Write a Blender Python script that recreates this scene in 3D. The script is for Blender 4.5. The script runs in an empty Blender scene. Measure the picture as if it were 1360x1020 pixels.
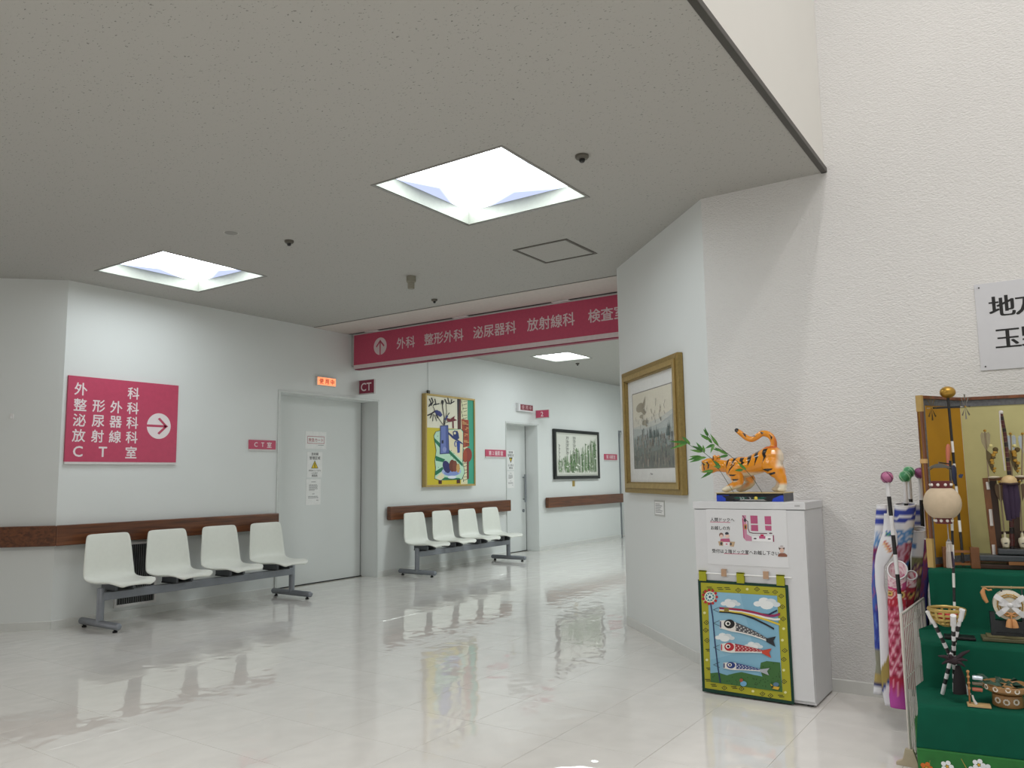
import bpy, bmesh, math, random
import numpy as np
from mathutils import Vector, Matrix

random.seed(7)
SC = bpy.context.scene
COL = SC.collection

# ------------------------------------------------------------------ camera
CAM_H = 1.215
FPX, PITCH, ROLL, PSI = 1043.27, math.radians(6.7289), math.radians(-0.8051), math.radians(34.1896)
_F = np.array([math.cos(PSI)*math.cos(PITCH), math.sin(PSI)*math.cos(PITCH), math.sin(PITCH)])
_R = np.array([math.sin(PSI), -math.cos(PSI), 0.0])
_U = np.cross(_R, _F)
_R, _U = (math.cos(ROLL)*_R + math.sin(ROLL)*_U), (math.cos(ROLL)*_U - math.sin(ROLL)*_R)
CAMP = np.array([0.0, 0.0, CAM_H])
cam_data = bpy.data.cameras.new('camera')
cam_data.sensor_fit = 'HORIZONTAL'
cam_data.sensor_width = 36.0
cam_data.lens = FPX/1360*36.0
cam_data.clip_start = 0.02
cam = bpy.data.objects.new('camera', cam_data)
COL.objects.link(cam)
cam.matrix_world = Matrix(((_R[0], _U[0], -_F[0], 0), (_R[1], _U[1], -_F[1], 0), (_R[2], _U[2], -_F[2], CAM_H), (0, 0, 0, 1)))
SC.camera = cam

# ------------------------------------------------------------------ light
world = bpy.data.worlds.new('world')
SC.world = world
world.use_nodes = True
bg = world.node_tree.nodes['Background']
bg.inputs[0].default_value = (1.0, 0.972, 0.962, 1)
bg.inputs[1].default_value = 1.25
LAMP = 9.0                 # radiance of the lit ceiling lamps
vs = SC.view_settings
vs.view_transform = 'Standard'
vs.look = 'None'
vs.exposure = 0.15
vs.gamma = 1.0
vs.use_curve_mapping = False

def ceiling_area(name, x, y, z, sx, sy, power, col=(1, 0.97, 0.93)):
    d = bpy.data.lights.new(name, 'AREA')
    d.shape = 'RECTANGLE'; d.size = sx; d.size_y = sy; d.energy = power; d.color = col
    o = bpy.data.objects.new(name, d); COL.objects.link(o); o.location = (x, y, z)
    return o
# lamps of the same ceiling that the photograph does not show (behind the camera and down the corridor)
ceiling_area('lobby_lamp_light', 0.1, 2.8, 2.96, 0.95, 0.95, 60)
ceiling_area('corridor_lamp_light', 12.6, 5.0, 2.96, 0.7, 0.6, 46, (0.93, 1, 1))
ceiling_area('corridor_lamp_light', 8.6, 4.2, 2.96, 0.7, 0.6, 46, (0.93, 1, 1))

def downlight(x, y, power):
    d = bpy.data.lights.new('hall_downlight', 'AREA'); d.shape = 'DISK'; d.size = 0.22; d.energy = power; d.color = (1, 0.95, 0.92); d.spread = math.radians(150)
    o = bpy.data.objects.new('hall_downlight', d); COL.objects.link(o); o.location = (x, y, 6.9)
# downlights of the tall hall, high above the frame
downlight(1.2, 0.27, 42)
downlight(1.2, -1.6, 42)

# ------------------------------------------------------------------ key planes (metres)
YA = 7.006            # long left wall
XR = 4.768            # textured wall on the right
H = 2.986             # lobby ceiling
XL1 = 3.400           # corner where the left wall bends
YE = 0.992            # edge of the low ceiling
C1 = (4.768, 1.738)   # corner right wall / chamfer wall
C2 = (5.993, 2.963)   # far end of the chamfer wall
XB = 6.794            # banner plane
S2 = math.sqrt(0.5)

# ------------------------------------------------------------------ pixel helpers (1360 x 1020)
def ray(u, v): return _F + _R*(u-680)/FPX - _U*(v-510)/FPX
def hit(n, k, u, v):
    d = ray(u, v); n = np.array(n, float)
    return CAMP + d*((k - CAMP@n)/(d@n))
def atX(x, u, v): return hit((1, 0, 0), x, u, v)
def atY(y, u, v): return hit((0, 1, 0), y, u, v)
def atZ(z, u, v): return hit((0, 0, 1), z, u, v)
def proj(P):
    d = np.array(P, float) - CAMP; z = d@_F
    return 680+FPX*(d@_R)/z, 510-FPX*(d@_U)/z, z

# ------------------------------------------------------------------ materials
def lin(h):
    c = [int(h[i:i+2], 16)/255 for i in (0, 2, 4)]
    return tuple((x/12.92 if x <= 0.04045 else ((x+0.055)/1.055)**2.4) for x in c) + (1.0,)
MATS = {}
def mat(hexc, rough=0.5, metal=0.0, spec=0.5, var=0.04, vscale=30, bump=0, bscale=200, emit=0, name=None, coat=0, alpha=1):
    key = (hexc, rough, metal, spec, var, vscale, bump, bscale, emit, coat, alpha)
    if key in MATS: return MATS[key]
    m = bpy.data.materials.new(name or 'm_'+hexc)
    m.use_nodes = True
    nt = m.node_tree; b = nt.nodes['Principled BSDF']
    b.inputs['Roughness'].default_value = rough
    b.inputs['Metallic'].default_value = metal
    b.inputs['Specular IOR Level'].default_value = spec
    b.inputs['Coat Weight'].default_value = coat
    b.inputs['Alpha'].default_value = alpha
    c = lin(hexc)
    tc = nt.nodes.new('ShaderNodeTexCoord')
    if var:
        n = nt.nodes.new('ShaderNodeTexNoise'); n.inputs['Scale'].default_value = vscale; n.inputs['Detail'].default_value = 4
        nt.links.new(tc.outputs['Object'], n.inputs['Vector'])
        r = nt.nodes.new('ShaderNodeMapRange')
        r.inputs['From Min'].default_value = 0.3; r.inputs['From Max'].default_value = 0.7
        r.inputs['To Min'].default_value = 1-var; r.inputs['To Max'].default_value = 1+var
        nt.links.new(n.outputs['Fac'], r.inputs['Value'])
        mx = nt.nodes.new('ShaderNodeVectorMath'); mx.operation = 'SCALE'
        mx.inputs[0].default_value = c[:3]
        nt.links.new(r.outputs['Result'], mx.inputs['Scale'])
        nt.links.new(mx.outputs['Vector'], b.inputs['Base Color'])
    else:
        b.inputs['Base Color'].default_value = c
    if bump:
        n2 = nt.nodes.new('ShaderNodeTexNoise'); n2.inputs['Scale'].default_value = bscale; n2.inputs['Detail'].default_value = 3
        nt.links.new(tc.outputs['Object'], n2.inputs['Vector'])
        bp = nt.nodes.new('ShaderNodeBump'); bp.inputs['Strength'].default_value = bump; bp.inputs['Distance'].default_value = 0.004
        nt.links.new(n2.outputs['Fac'], bp.inputs['Height'])
        nt.links.new(bp.outputs['Normal'], b.inputs['Normal'])
    if emit:
        b.inputs['Emission Color'].default_value = c
        b.inputs['Emission Strength'].default_value = emit
    MATS[key] = m
    return m

def wood(hexa, hexb, rough=0.4, axis=0, scale=14, name='wood', coat=0.2):
    key = (hexa, hexb, rough, axis, scale)
    if key in MATS: return MATS[key]
    m = bpy.data.materials.new(name); m.use_nodes = True
    nt = m.node_tree; b = nt.nodes['Principled BSDF']
    tc = nt.nodes.new('ShaderNodeTexCoord'); mp = nt.nodes.new('ShaderNodeMapping')
    s = [scale]*3; s[axis] = scale*0.06
    mp.inputs['Scale'].default_value = s
    nt.links.new(tc.outputs['Object'], mp.inputs['Vector'])
    n = nt.nodes.new('ShaderNodeTexNoise'); n.inputs['Scale'].default_value = 3; n.inputs['Detail'].default_value = 8; n.inputs['Distortion'].default_value = 0.6
    nt.links.new(mp.outputs['Vector'], n.inputs['Vector'])
    r = nt.nodes.new('ShaderNodeValToRGB')
    r.color_ramp.elements[0].color = lin(hexa); r.color_ramp.elements[1].color = lin(hexb)
    r.color_ramp.elements[0].position = 0.35; r.color_ramp.elements[1].position = 0.68
    nt.links.new(n.outputs['Fac'], r.inputs['Fac'])
    nt.links.new(r.outputs['Color'], b.inputs['Base Color'])
    b.inputs['Roughness'].default_value = rough; b.inputs['Coat Weight'].default_value = coat
    MATS[key] = m
    return m

def vcol_mat(name, rough=0.4, coat=0.0):
    if name in MATS: return MATS[name]
    m = bpy.data.materials.new(name); m.use_nodes = True
    nt = m.node_tree; b = nt.nodes['Principled BSDF']
    a = nt.nodes.new('ShaderNodeAttribute'); a.attribute_name = 'Col'
    nt.links.new(a.outputs['Color'], b.inputs['Base Color'])
    b.inputs['Roughness'].default_value = rough; b.inputs['Coat Weight'].default_value = coat
    MATS[name] = m
    return m

def wall_mat(name, hexc, strength, scale, stretch, rough=0.75):
    m = bpy.data.materials.new(name); m.use_nodes = True
    nt = m.node_tree; b = nt.nodes['Principled BSDF']
    geo = nt.nodes.new('ShaderNodeNewGeometry'); mp = nt.nodes.new('ShaderNodeMapping')
    mp.inputs['Scale'].default_value = (1, 1, stretch)
    nt.links.new(geo.outputs['Position'], mp.inputs['Vector'])
    n = nt.nodes.new('ShaderNodeTexNoise'); n.inputs['Scale'].default_value = scale; n.inputs['Detail'].default_value = 2.5; n.inputs['Roughness'].default_value = 0.55
    nt.links.new(mp.outputs['Vector'], n.inputs['Vector'])
    bp = nt.nodes.new('ShaderNodeBump'); bp.inputs['Strength'].default_value = strength; bp.inputs['Distance'].default_value = 0.006
    nt.links.new(n.outputs['Fac'], bp.inputs['Height']); nt.links.new(bp.outputs['Normal'], b.inputs['Normal'])
    n2 = nt.nodes.new('ShaderNodeTexNoise'); n2.inputs['Scale'].default_value = 2.2
    nt.links.new(geo.outputs['Position'], n2.inputs['Vector'])
    r = nt.nodes.new('ShaderNodeMapRange'); r.inputs['To Min'].default_value = 0.975; r.inputs['To Max'].default_value = 1.02
    nt.links.new(n2.outputs['Fac'], r.inputs['Value'])
    mx = nt.nodes.new('ShaderNodeVectorMath'); mx.operation = 'SCALE'; mx.inputs[0].default_value = lin(hexc)[:3]
    nt.links.new(r.outputs['Result'], mx.inputs['Scale']); nt.links.new(mx.outputs['Vector'], b.inputs['Base Color'])
    b.inputs['Roughness'].default_value = rough; b.inputs['Specular IOR Level'].default_value = 0.3
    return m

M_WALL = wall_mat('wall_paint', 'DDE0DE', 0.06, 120, 1)
M_WALLPAPER = wall_mat('embossed_wallpaper', 'DEDDDB', 1.0, 75, 1.9)
M_DOOR = wall_mat('door_paint', 'D9DCDA', 0.02, 60, 1, 0.5)

def ceiling_mat():
    m = bpy.data.materials.new('acoustic_board'); m.use_nodes = True
    nt = m.node_tree; b = nt.nodes['Principled BSDF']
    geo = nt.nodes.new('ShaderNodeNewGeometry')
    mp = nt.nodes.new('ShaderNodeMapping'); mp.inputs['Scale'].default_value = (1.0, 0.55, 1)
    nt.links.new(geo.outputs['Position'], mp.inputs['Vector'])
    n = nt.nodes.new('ShaderNodeTexNoise'); n.inputs['Scale'].default_value = 120; n.inputs['Detail'].default_value = 3
    nt.links.new(mp.outputs['Vector'], n.inputs['Vector'])
    r = nt.nodes.new('ShaderNodeMapRange'); r.inputs['From Min'].default_value = 0.30; r.inputs['From Max'].default_value = 0.35
    r.inputs['To Min'].default_value = 0.45; r.inputs['To Max'].default_value = 1.0
    nt.links.new(n.outputs['Fac'], r.inputs['Value'])
    mx = nt.nodes.new('ShaderNodeVectorMath'); mx.operation = 'SCALE'; mx.inputs[0].default_value = lin('B6B5B0')[:3]
    nt.links.new(r.outputs['Result'], mx.inputs['Scale']); nt.links.new(mx.outputs['Vector'], b.inputs['Base Color'])
    bp = nt.nodes.new('ShaderNodeBump'); bp.inputs['Strength'].default_value = 0.4; bp.inputs['Distance'].default_value = 0.003
    nt.links.new(r.outputs['Result'], bp.inputs['Height']); nt.links.new(bp.outputs['Normal'], b.inputs['Normal'])
    b.inputs['Roughness'].default_value = 0.9; b.inputs['Specular IOR Level'].default_value = 0.1
    return m
M_CEIL = ceiling_mat()

def floor_mat():
    m = bpy.data.materials.new('polished_vinyl'); m.use_nodes = True
    nt = m.node_tree; b = nt.nodes['Principled BSDF']
    geo = nt.nodes.new('ShaderNodeNewGeometry')
    n = nt.nodes.new('ShaderNodeTexNoise'); n.inputs['Scale'].default_value = 3.0; n.inputs['Detail'].default_value = 6; n.inputs['Distortion'].default_value = 1.5
    nt.links.new(geo.outputs['Position'], n.inputs['Vector'])
    r = nt.nodes.new('ShaderNodeValToRGB')
    r.color_ramp.elements[0].color = lin('DAD7D2'); r.color_ramp.elements[1].color = lin('E0DDD8')
    r.color_ramp.elements[0].position = 0.35; r.color_ramp.elements[1].position = 0.65
    nt.links.new(n.outputs['Fac'], r.inputs['Fac']); nt.links.new(r.outputs['Color'], b.inputs['Base Color'])
    w = nt.nodes.new('ShaderNodeTexNoise'); w.inputs['Scale'].default_value = 7.0; w.inputs['Detail'].default_value = 1.0
    nt.links.new(geo.outputs['Position'], w.inputs['Vector'])
    bp = nt.nodes.new('ShaderNodeBump'); bp.inputs['Strength'].default_value = 0.4; bp.inputs['Distance'].default_value = 0.005
    nt.links.new(w.outputs['Fac'], bp.inputs['Height']); nt.links.new(bp.outputs['Normal'], b.inputs['Normal'])
    b.inputs['Roughness'].default_value = 0.012; b.inputs['Specular IOR Level'].default_value = 0.62
    return m
M_FLOOR = floor_mat()

PINK = mat('C04865', 0.4, name='sign_pink')
WHITE = mat('E6E4E2', 0.5, name='white')
LETTER = mat('EADFE0', 0.5, name='letter_white', var=0)
BLACK = mat('161616', 0.5, name='black')
DARK = mat('2B2B2C', 0.5, name='dark')
METAL = mat('8D9196', 0.35, 0.6, name='grey_metal')
ALU = mat('C4C6C6', 0.35, 0.5, name='aluminium')
RAIL = wood('4E2A16', '764526', 0.35, 0, 14, 'rail_wood')
GOLD = mat('A98748', 0.4, 0.45, name='gold_frame', var=0.1)
PAPER = mat('E8E8E6', 0.6, name='paper')

# ------------------------------------------------------------------ mesh builder
class G:
    def __init__(s): s.v = []; s.f = []; s.mi = []; s.mats = []
    def add(s, vs_, fs_, m):
        if m not in s.mats: s.mats.append(m)
        k = s.mats.index(m); o = len(s.v)
        s.v += [tuple(map(float, p)) for p in vs_]
        for f in fs_: s.f.append([o+i for i in f]); s.mi.append(k)
        return s
    def box(s, x0, x1, y0, y1, z0, z1, m):
        v = [(x, y, z) for x in (x0, x1) for y in (y0, y1) for z in (z0, z1)]
        return s.add(v, [(0, 1, 3, 2), (4, 6, 7, 5), (0, 4, 5, 1), (2, 3, 7, 6), (0, 2, 6, 4), (1, 5, 7, 3)], m)
    def tube(s, pts, r, m, n=10, cap=True, sq=1.0):
        pts = [Vector(p) for p in pts]
        rs = r if isinstance(r, (list, tuple)) else [r]*len(pts)
        t0 = (pts[1]-pts[0]).normalized()
        a = t0.orthogonal().normalized()
        vs_, fs_ = [], []
        for i, p in enumerate(pts):
            t = ((pts[min(i+1, len(pts)-1)]-pts[max(i-1, 0)])).normalized()
            a = (a - t*a.dot(t)).normalized(); b = t.cross(a)
            for k in range(n):
                q = 2*math.pi*k/n
                vs_.append(p + (a*math.cos(q)+b*math.sin(q)*sq)*rs[i])
        for i in range(len(pts)-1):
            for k in range(n):
                fs_.append((i*n+k, i*n+(k+1) % n, (i+1)*n+(k+1) % n, (i+1)*n+k))
        if cap:
            fs_.append(tuple(range(n-1, -1, -1))); fs_.append(tuple((len(pts)-1)*n+k for k in range(n)))
        return s.add(vs_, fs_, m)
    def lathe(s, prof, m, n=24, c=(0, 0, 0), M=None, sy=1.0):
        vs_, fs_ = [], []
        for (r, z) in prof:
            for k in range(n):
                q = 2*math.pi*k/n
                p = Vector((r*math.cos(q), r*math.sin(q)*sy, z))
                if M: p = M @ p
                vs_.append((p.x+c[0], p.y+c[1], p.z+c[2]))
        for i in range(len(prof)-1):
            for k in range(n):
                fs_.append((i*n+k, i*n+(k+1) % n, (i+1)*n+(k+1) % n, (i+1)*n+k))
        fs_.append(tuple(range(n-1, -1, -1))); fs_.append(tuple((len(prof)-1)*n+k for k in range(n)))
        return s.add(vs_, fs_, m)
    def ball(s, c, r, m, n=16, sc=(1, 1, 1)):
        prof = [(max(1e-4, math.sin(math.pi*i/(n//2))), -math.cos(math.pi*i/(n//2))) for i in range(n//2+1)]
        M = Matrix.Diagonal((r*sc[0], r*sc[1], r*sc[2]))
        return s.lathe(prof, m, n, c, M)
    def flat(s, pts, y, m):                 # polygon in the x,z plane facing -y
        a = sum(pts[i][0]*pts[(i+1) % len(pts)][1]-pts[(i+1) % len(pts)][0]*pts[i][1] for i in range(len(pts)))
        if a < 0: pts = pts[::-1]
        return s.add([(p[0], y, p[1]) for p in pts], [tuple(range(len(pts)))], m)
    def plate(s, pts, y0, y1, m):           # polygon in x,z with thickness from y0 (front) to y1
        a = sum(pts[i][0]*pts[(i+1) % len(pts)][1]-pts[(i+1) % len(pts)][0]*pts[i][1] for i in range(len(pts)))
        if a < 0: pts = pts[::-1]
        n = len(pts)
        vs_ = [(p[0], y0, p[1]) for p in pts]+[(p[0], y1, p[1]) for p in pts]
        fs_ = [tuple(range(n)), tuple(range(2*n-1, n-1, -1))]+[(i, n+i, n+(i+1) % n, (i+1) % n) for i in range(n)]
        return s.add(vs_, fs_, m)
    def text(s, body, x, z, h, m, y=0.0, wide=1.0, bold=0.006, smear=0):
        vs_, fs_, bb = glyphs(body, 0.0)
        cx, cz = (bb[0]+bb[1])/2, (bb[2]+bb[3])/2
        if smear: offs = [(q*smear, 0) for q in (-1, -.5, 0, .5, 1)]
        else: offs = [(0, 0), (bold, 0), (-bold, 0), (0, bold), (0, -bold)]
        for k, (dx, dz) in enumerate(offs):
            s.add([(x+(p[0]-cx+dx)*h*wide, y-k*.00012, z+(p[1]-cz+dz)*h) for p in vs_], fs_, m)
        return s
    def obj(s, name, parent=None, loc=None, rz=None, bevel=0, smooth=None, seg=2):
        me = bpy.data.meshes.new(name)
        me.from_pydata(s.v, [], s.f)
        for m in s.mats: me.materials.append(m)
        me.polygons.foreach_set('material_index', s.mi)
        if bevel:
            bm = bmesh.new(); bm.from_mesh(me)
            bmesh.ops.remove_doubles(bm, verts=bm.verts, dist=1e-6)
            es = [e for e in bm.edges if len(e.link_faces) == 2 and e.calc_face_angle(0) > 0.6]
            bmesh.ops.bevel(bm, geom=es, offset=bevel, segments=seg, affect='EDGES', profile=0.5)
            bm.to_mesh(me); bm.free()
        if smooth is not None:
            me.polygons.foreach_set('use_smooth', [True]*len(me.polygons))
            me.set_sharp_from_angle(angle=math.radians(smooth))
        me.update()
        o = bpy.data.objects.new(name, me); COL.objects.link(o)
        if parent: o.parent = parent
        if loc is not None: o.location = loc
        if rz is not None: o.rotation_euler = (0, 0, rz)
        return o

_GL = {}
def glyphs(body, bold):
    key = (body, bold)
    if key not in _GL:
        c = bpy.data.curves.new('glyph', 'FONT'); c.body = body; c.size = 1; c.offset = bold
        c.resolution_u = 3
        o = bpy.data.objects.new('glyph', c); COL.objects.link(o)
        bpy.context.view_layer.update()
        me = bpy.data.meshes.new_from_object(o.evaluated_get(bpy.context.evaluated_depsgraph_get()))
        vs_ = [(v.co.x, v.co.y) for v in me.vertices]; fs_ = [tuple(p.vertices) for p in me.polygons]
        bpy.data.objects.remove(o); bpy.data.curves.remove(c); bpy.data.meshes.remove(me)
        xs = [p[0] for p in vs_]; zs = [p[1] for p in vs_]
        _GL[key] = (vs_, fs_, (min(xs), max(xs), min(zs), max(zs)))
    return _GL[key]

def tag(o, label=None, cat=None, group=None, kind=None):
    if label: o['label'] = label
    if cat: o['category'] = cat
    if group: o['group'] = group
    if kind: o['kind'] = kind
    return o
def thing(name, label, cat, loc=(0, 0, 0), rz=0, group=None):
    o = bpy.data.objects.new(name, None); COL.objects.link(o)
    o.location = loc; o.rotation_euler = (0, 0, rz); o.empty_display_size = 0.05
    return tag(o, label, cat, group)
def copy_tree(o, parent=None):
    c = o.copy(); COL.objects.link(c); c.parent = parent
    for ch in list(o.children): copy_tree(ch, c)
    return c
RZ_R, RZ_DIAG, RZ_LEFT = -math.pi/2, -3*math.pi/4, -math.pi/4

def homog(src, dst):
    A, B = [], []
    for (x, y), (X, Y) in zip(src, dst):
        A.append([x, y, 1, 0, 0, 0, -X*x, -X*y]); B.append(X)
        A.append([0, 0, 0, x, y, 1, -Y*x, -Y*y]); B.append(Y)
    h = np.append(np.linalg.solve(np.array(A, float), np.array(B, float)), 1).reshape(3, 3)
    def f(p):
        q = h @ np.array([p[0], p[1], 1.0]); return (q[0]/q[2], q[1]/q[2])
    return f
def EL(cx, cy, rx, ry, n=14, a=0, a1=None):
    N = n; out = []
    for i in range(N):
        q = 2*math.pi*i/N
        x, y = rx*math.cos(q), ry*math.sin(q)
        out.append((cx+x*math.cos(a)-y*math.sin(a), cy+x*math.sin(a)+y*math.cos(a)))
    return out
def ST(pts, w):                              # stroke polygon(s) along a polyline
    out = []
    for (x0, y0), (x1, y1) in zip(pts[:-1], pts[1:]):
        l = math.hypot(x1-x0, y1-y0) or 1
        nx, ny = -(y1-y0)/l*w/2, (x1-x0)/l*w/2
        ex, ey = (x1-x0)/l*w*0.3, (y1-y0)/l*w*0.3
        out.append([(x0+nx-ex, y0+ny-ey), (x1+nx+ex, y1+ny+ey), (x1-nx+ex, y1-ny+ey), (x0-nx-ex, y0-ny-ey)])
    return out
def art(g, items, fmap, y0, step=0.00012):
    """items: (colour, polygon) layers; coordinates go through fmap to x,z of a flat print"""
    y = y0
    for colr, pts in items:
        g.flat([fmap(p) for p in pts], y, mat(colr, 0.6, var=0)); y -= step
    return y

def cells(holes, a0, a1, b0, b1):
    As = sorted({a0, a1, *[h[0] for h in holes], *[h[1] for h in holes]})
    Bs = sorted({b0, b1, *[h[2] for h in holes], *[h[3] for h in holes]})
    for i in range(len(As)-1):
        for j in range(len(Bs)-1):
            ca, cb = (As[i]+As[i+1])/2, (Bs[j]+Bs[j+1])/2
            if any(h[0] < ca < h[1] and h[2] < cb < h[3] for h in holes): continue
            yield As[i], As[i+1], Bs[j], Bs[j+1]

# ================================================================== SETTING
# ---- floor: slab + tiles
fl = G().box(-5, 15.5, -5, 10.5, -0.06, -0.0018, mat('A9A59C', 0.6, name='tile_joint')).obj('floor')
tag(fl, 'glossy off-white vinyl tile floor with wavy reflections', kind='structure')
PX, PY, GAP = 0.465, 0.47, 0.0016
def tile_geo(g, x, y):
    e = 0.0012
    v = [(x-PX/2+GAP/2, y-PY/2+GAP/2), (x+PX/2-GAP/2, y-PY/2+GAP/2), (x+PX/2-GAP/2, y+PY/2-GAP/2), (x-PX/2+GAP/2, y+PY/2-GAP/2)]
    vi = [(x-PX/2+e, y-PY/2+e), (x+PX/2-e, y-PY/2+e), (x+PX/2-e, y+PY/2-e), (x-PX/2+e, y+PY/2-e)]
    vs_ = [(*p, -0.0018) for p in v]+[(*p, -0.0004) for p in v]+[(*p, 0) for p in vi]
    fs_ = [(8, 9, 10, 11)]+[(i, (i+1) % 4, 4+(i+1) % 4, 4+i) for i in range(4)]+[(4+i, 4+(i+1) % 4, 8+(i+1) % 4, 8+i) for i in range(4)]
    g.add(vs_, fs_, M_FLOOR)
spots = []
for i in range(-15, 30):
    for j in range(-14, 20):
        x, y = 1.875+PX*(i+0.5), 1.54+PY*(j+0.5)
        if not (-4.9 < x < 15.4 and -4.95 < y < 10.4): continue
        if y > YA+0.25 and x > XL1-(y-YA)+0.3: continue
        u, v, z = proj((x, y, 0))
        vis = z > 0.3 and -60 < u < 1420 and 640 < v < 1075 and not (x > 4.2 and y < 1.0) and not (x-y > 3.03+0.25)
        spots.append((0 if vis else 1, z, x, y))
spots.sort()
tile0 = None; rest = G()
for k, (inv, z, x, y) in enumerate(spots):
    if not inv and k < 298:
        if tile0 is None:
            g = G(); tile_geo(g, 0, 0); tile0 = g.obj('floor_tile', fl, (x, y, 0))
        else:
            t = tile0.copy(); COL.objects.link(t); t.location = (x, y, 0)
    else: tile_geo(rest, x, y)
tag(rest.obj('floor_tile', fl), kind='stuff')

# ---- ceiling with lamp openings
LAMPS = [(3.334, 4.295, 2.309, 3.270), (3.373, 4.346, 5.538, 6.511)]
LAMP3 = (9.72, 10.43, 5.62, 6.26)
g = G()
for a0, a1, b0, b1 in cells(LAMPS+[LAMP3], -5, 15.5, YE, 10.5):
    g.box(a0, a1, b0, b1, H, H+0.14, M_CEIL)
tag(g.obj('ceiling'), 'low grey acoustic board ceiling with fine pits', kind='structure')

# ---- left wall with door openings
D1 = (5.727, 7.262, -1, 2.185)
D2 = (10.125, 11.045, -1, 2.055)
D3 = (14.02, 14.95, -1, 2.055)
g = G()
for a0, a1, b0, b1 in cells([D1, D2, D3], XL1, 15.5, 0, H):
    g.box(a0, a1, YA, YA+0.30, b0, b1, M_WALL)
tag(g.obj('wall_left'), 'long white painted wall with doors, benches and handrails', kind='structure')
L = 6.5
g = G().add([(XL1, YA, 0), (XL1-L*S2, YA+L*S2, 0), (XL1-L*S2+0.2, YA+L*S2+0.2, 0), (XL1, YA+0.3, 0), (XL1, YA, H), (XL1-L*S2, YA+L*S2, H), (XL1-L*S2+0.2, YA+L*S2+0.2, H), (XL1, YA+0.3, H)],
            [(0, 1, 5, 4), (1, 2, 6, 5), (2, 3, 7, 6), (3, 0, 4, 7), (4, 5, 6, 7), (3, 2, 1, 0)], M_WALL)
tag(g.obj('wall_far_left'), 'angled white wall at the left edge of the photo', kind='structure')
# ---- right walls
g = G().box(XR, XR+0.25, -5, C1[1], 0, 7.2, M_WALLPAPER)
tag(g.obj('wall_right'), 'tall wall covered in embossed white wallpaper', kind='structure')
g = G().add([(*C1, 0), (*C2, 0), (C2[0]+0.3, C2[1], 0), (C1[0]+0.25, C1[1]-0.05, 0), (*C1, H), (*C2, H), (C2[0]+0.3, C2[1], H), (C1[0]+0.25, C1[1]-0.05, H)],
            [(0, 3, 7, 4), (1, 0, 4, 5), (2, 1, 5, 6), (3, 2, 6, 7), (4, 7, 6, 5), (0, 1, 2, 3)], M_WALL)
tag(g.obj('wall_chamfer'), 'angled white wall carrying the gold-framed picture', kind='structure')
tag(G().box(C2[0]+0.302, 15.5, C2[1]-0.2, C2[1], 0, H, M_WALL).obj('wall_corridor'), 'white corridor wall hidden behind the angled wall', kind='structure')
tag(G().box(15.5, 15.7, C2[1], YA, 0, H, M_WALL).obj('wall_end'), 'white wall closing the corridor', kind='structure')
tag(G().box(-5.2, -5, -5.2, 10.5, 0, 7.2, M_WALL).obj('wall_back'), 'white lobby wall behind the viewer', kind='structure')
tag(G().box(-5, XR+.25, -5.2, -5, 0, 7.2, M_WALL).obj('wall_atrium'), 'white wall across the tall hall behind the viewer', kind='structure')
M_FASCIA = wall_mat('fascia_board', 'E4E2DC', 0.05, 60, 1)
tag(G().box(-5, XR-0.001, YE-0.02, YE+0.14, H+0.02, 7.2, M_FASCIA).obj('wall_fascia'), 'white wall rising above the low ceiling edge', kind='structure')
tag(G().box(-5, XR-0.001, YE-0.034, YE-0.001, H-0.008, H+0.026, mat('4A4843', 0.45, 0.3, name='edge_trim')).obj('trim_1', bevel=0.004), 'dark metal trim along the low ceiling edge', kind='structure')

# ---- baseboards
M_BASE = mat('D6D7D3', 0.45, name='baseboard', var=0.02)
def skirt(name, p0, p1, nrm, label):
    h_, t = 0.072, 0.006
    g = G()
    a, b = np.array(p0), np.array(p1); n = np.array(nrm)
    q = [a, b, b+n*t, a+n*t]
    vs_ = [(*p, 0) for p in q]+[(*p, h_) for p in q]
    vs_[6] = (*(b+n*t), h_-0.006); vs_[7] = (*(a+n*t), h_-0.006)
    g.add(vs_, [(0, 1, 2, 3), (7, 6, 5, 4), (0, 4, 5, 1), (1, 5, 6, 2), (2, 6, 7, 3), (3, 7, 4, 0)], M_BASE)
    tag(g.obj(name), label, kind='structure')
skirt('baseboard_left', (XL1, YA), (D1[0]-0.03, YA), (0, -1), 'pale baseboard under the handrail beside the wide door')
skirt('baseboard_middle', (D1[1]+0.005, YA), (D2[0]-0.01, YA), (0, -1), 'pale baseboard between the two doors')
skirt('baseboard_corridor', (D2[1]+0.005, YA), (D3[0], YA), (0, -1), 'pale baseboard in the corridor')
skirt('baseboard_far_left', (XL1-5*S2, YA+5*S2), (XL1, YA), (-S2, -S2), 'pale baseboard at the left edge')
skirt('baseboard_chamfer', C2, C1, (-S2, S2), 'pale baseboard under the gold-framed picture')
skirt('baseboard_right', (XR, C1[1]), (XR, -2), (-1, 0), 'pale baseboard behind the display stand')

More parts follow.
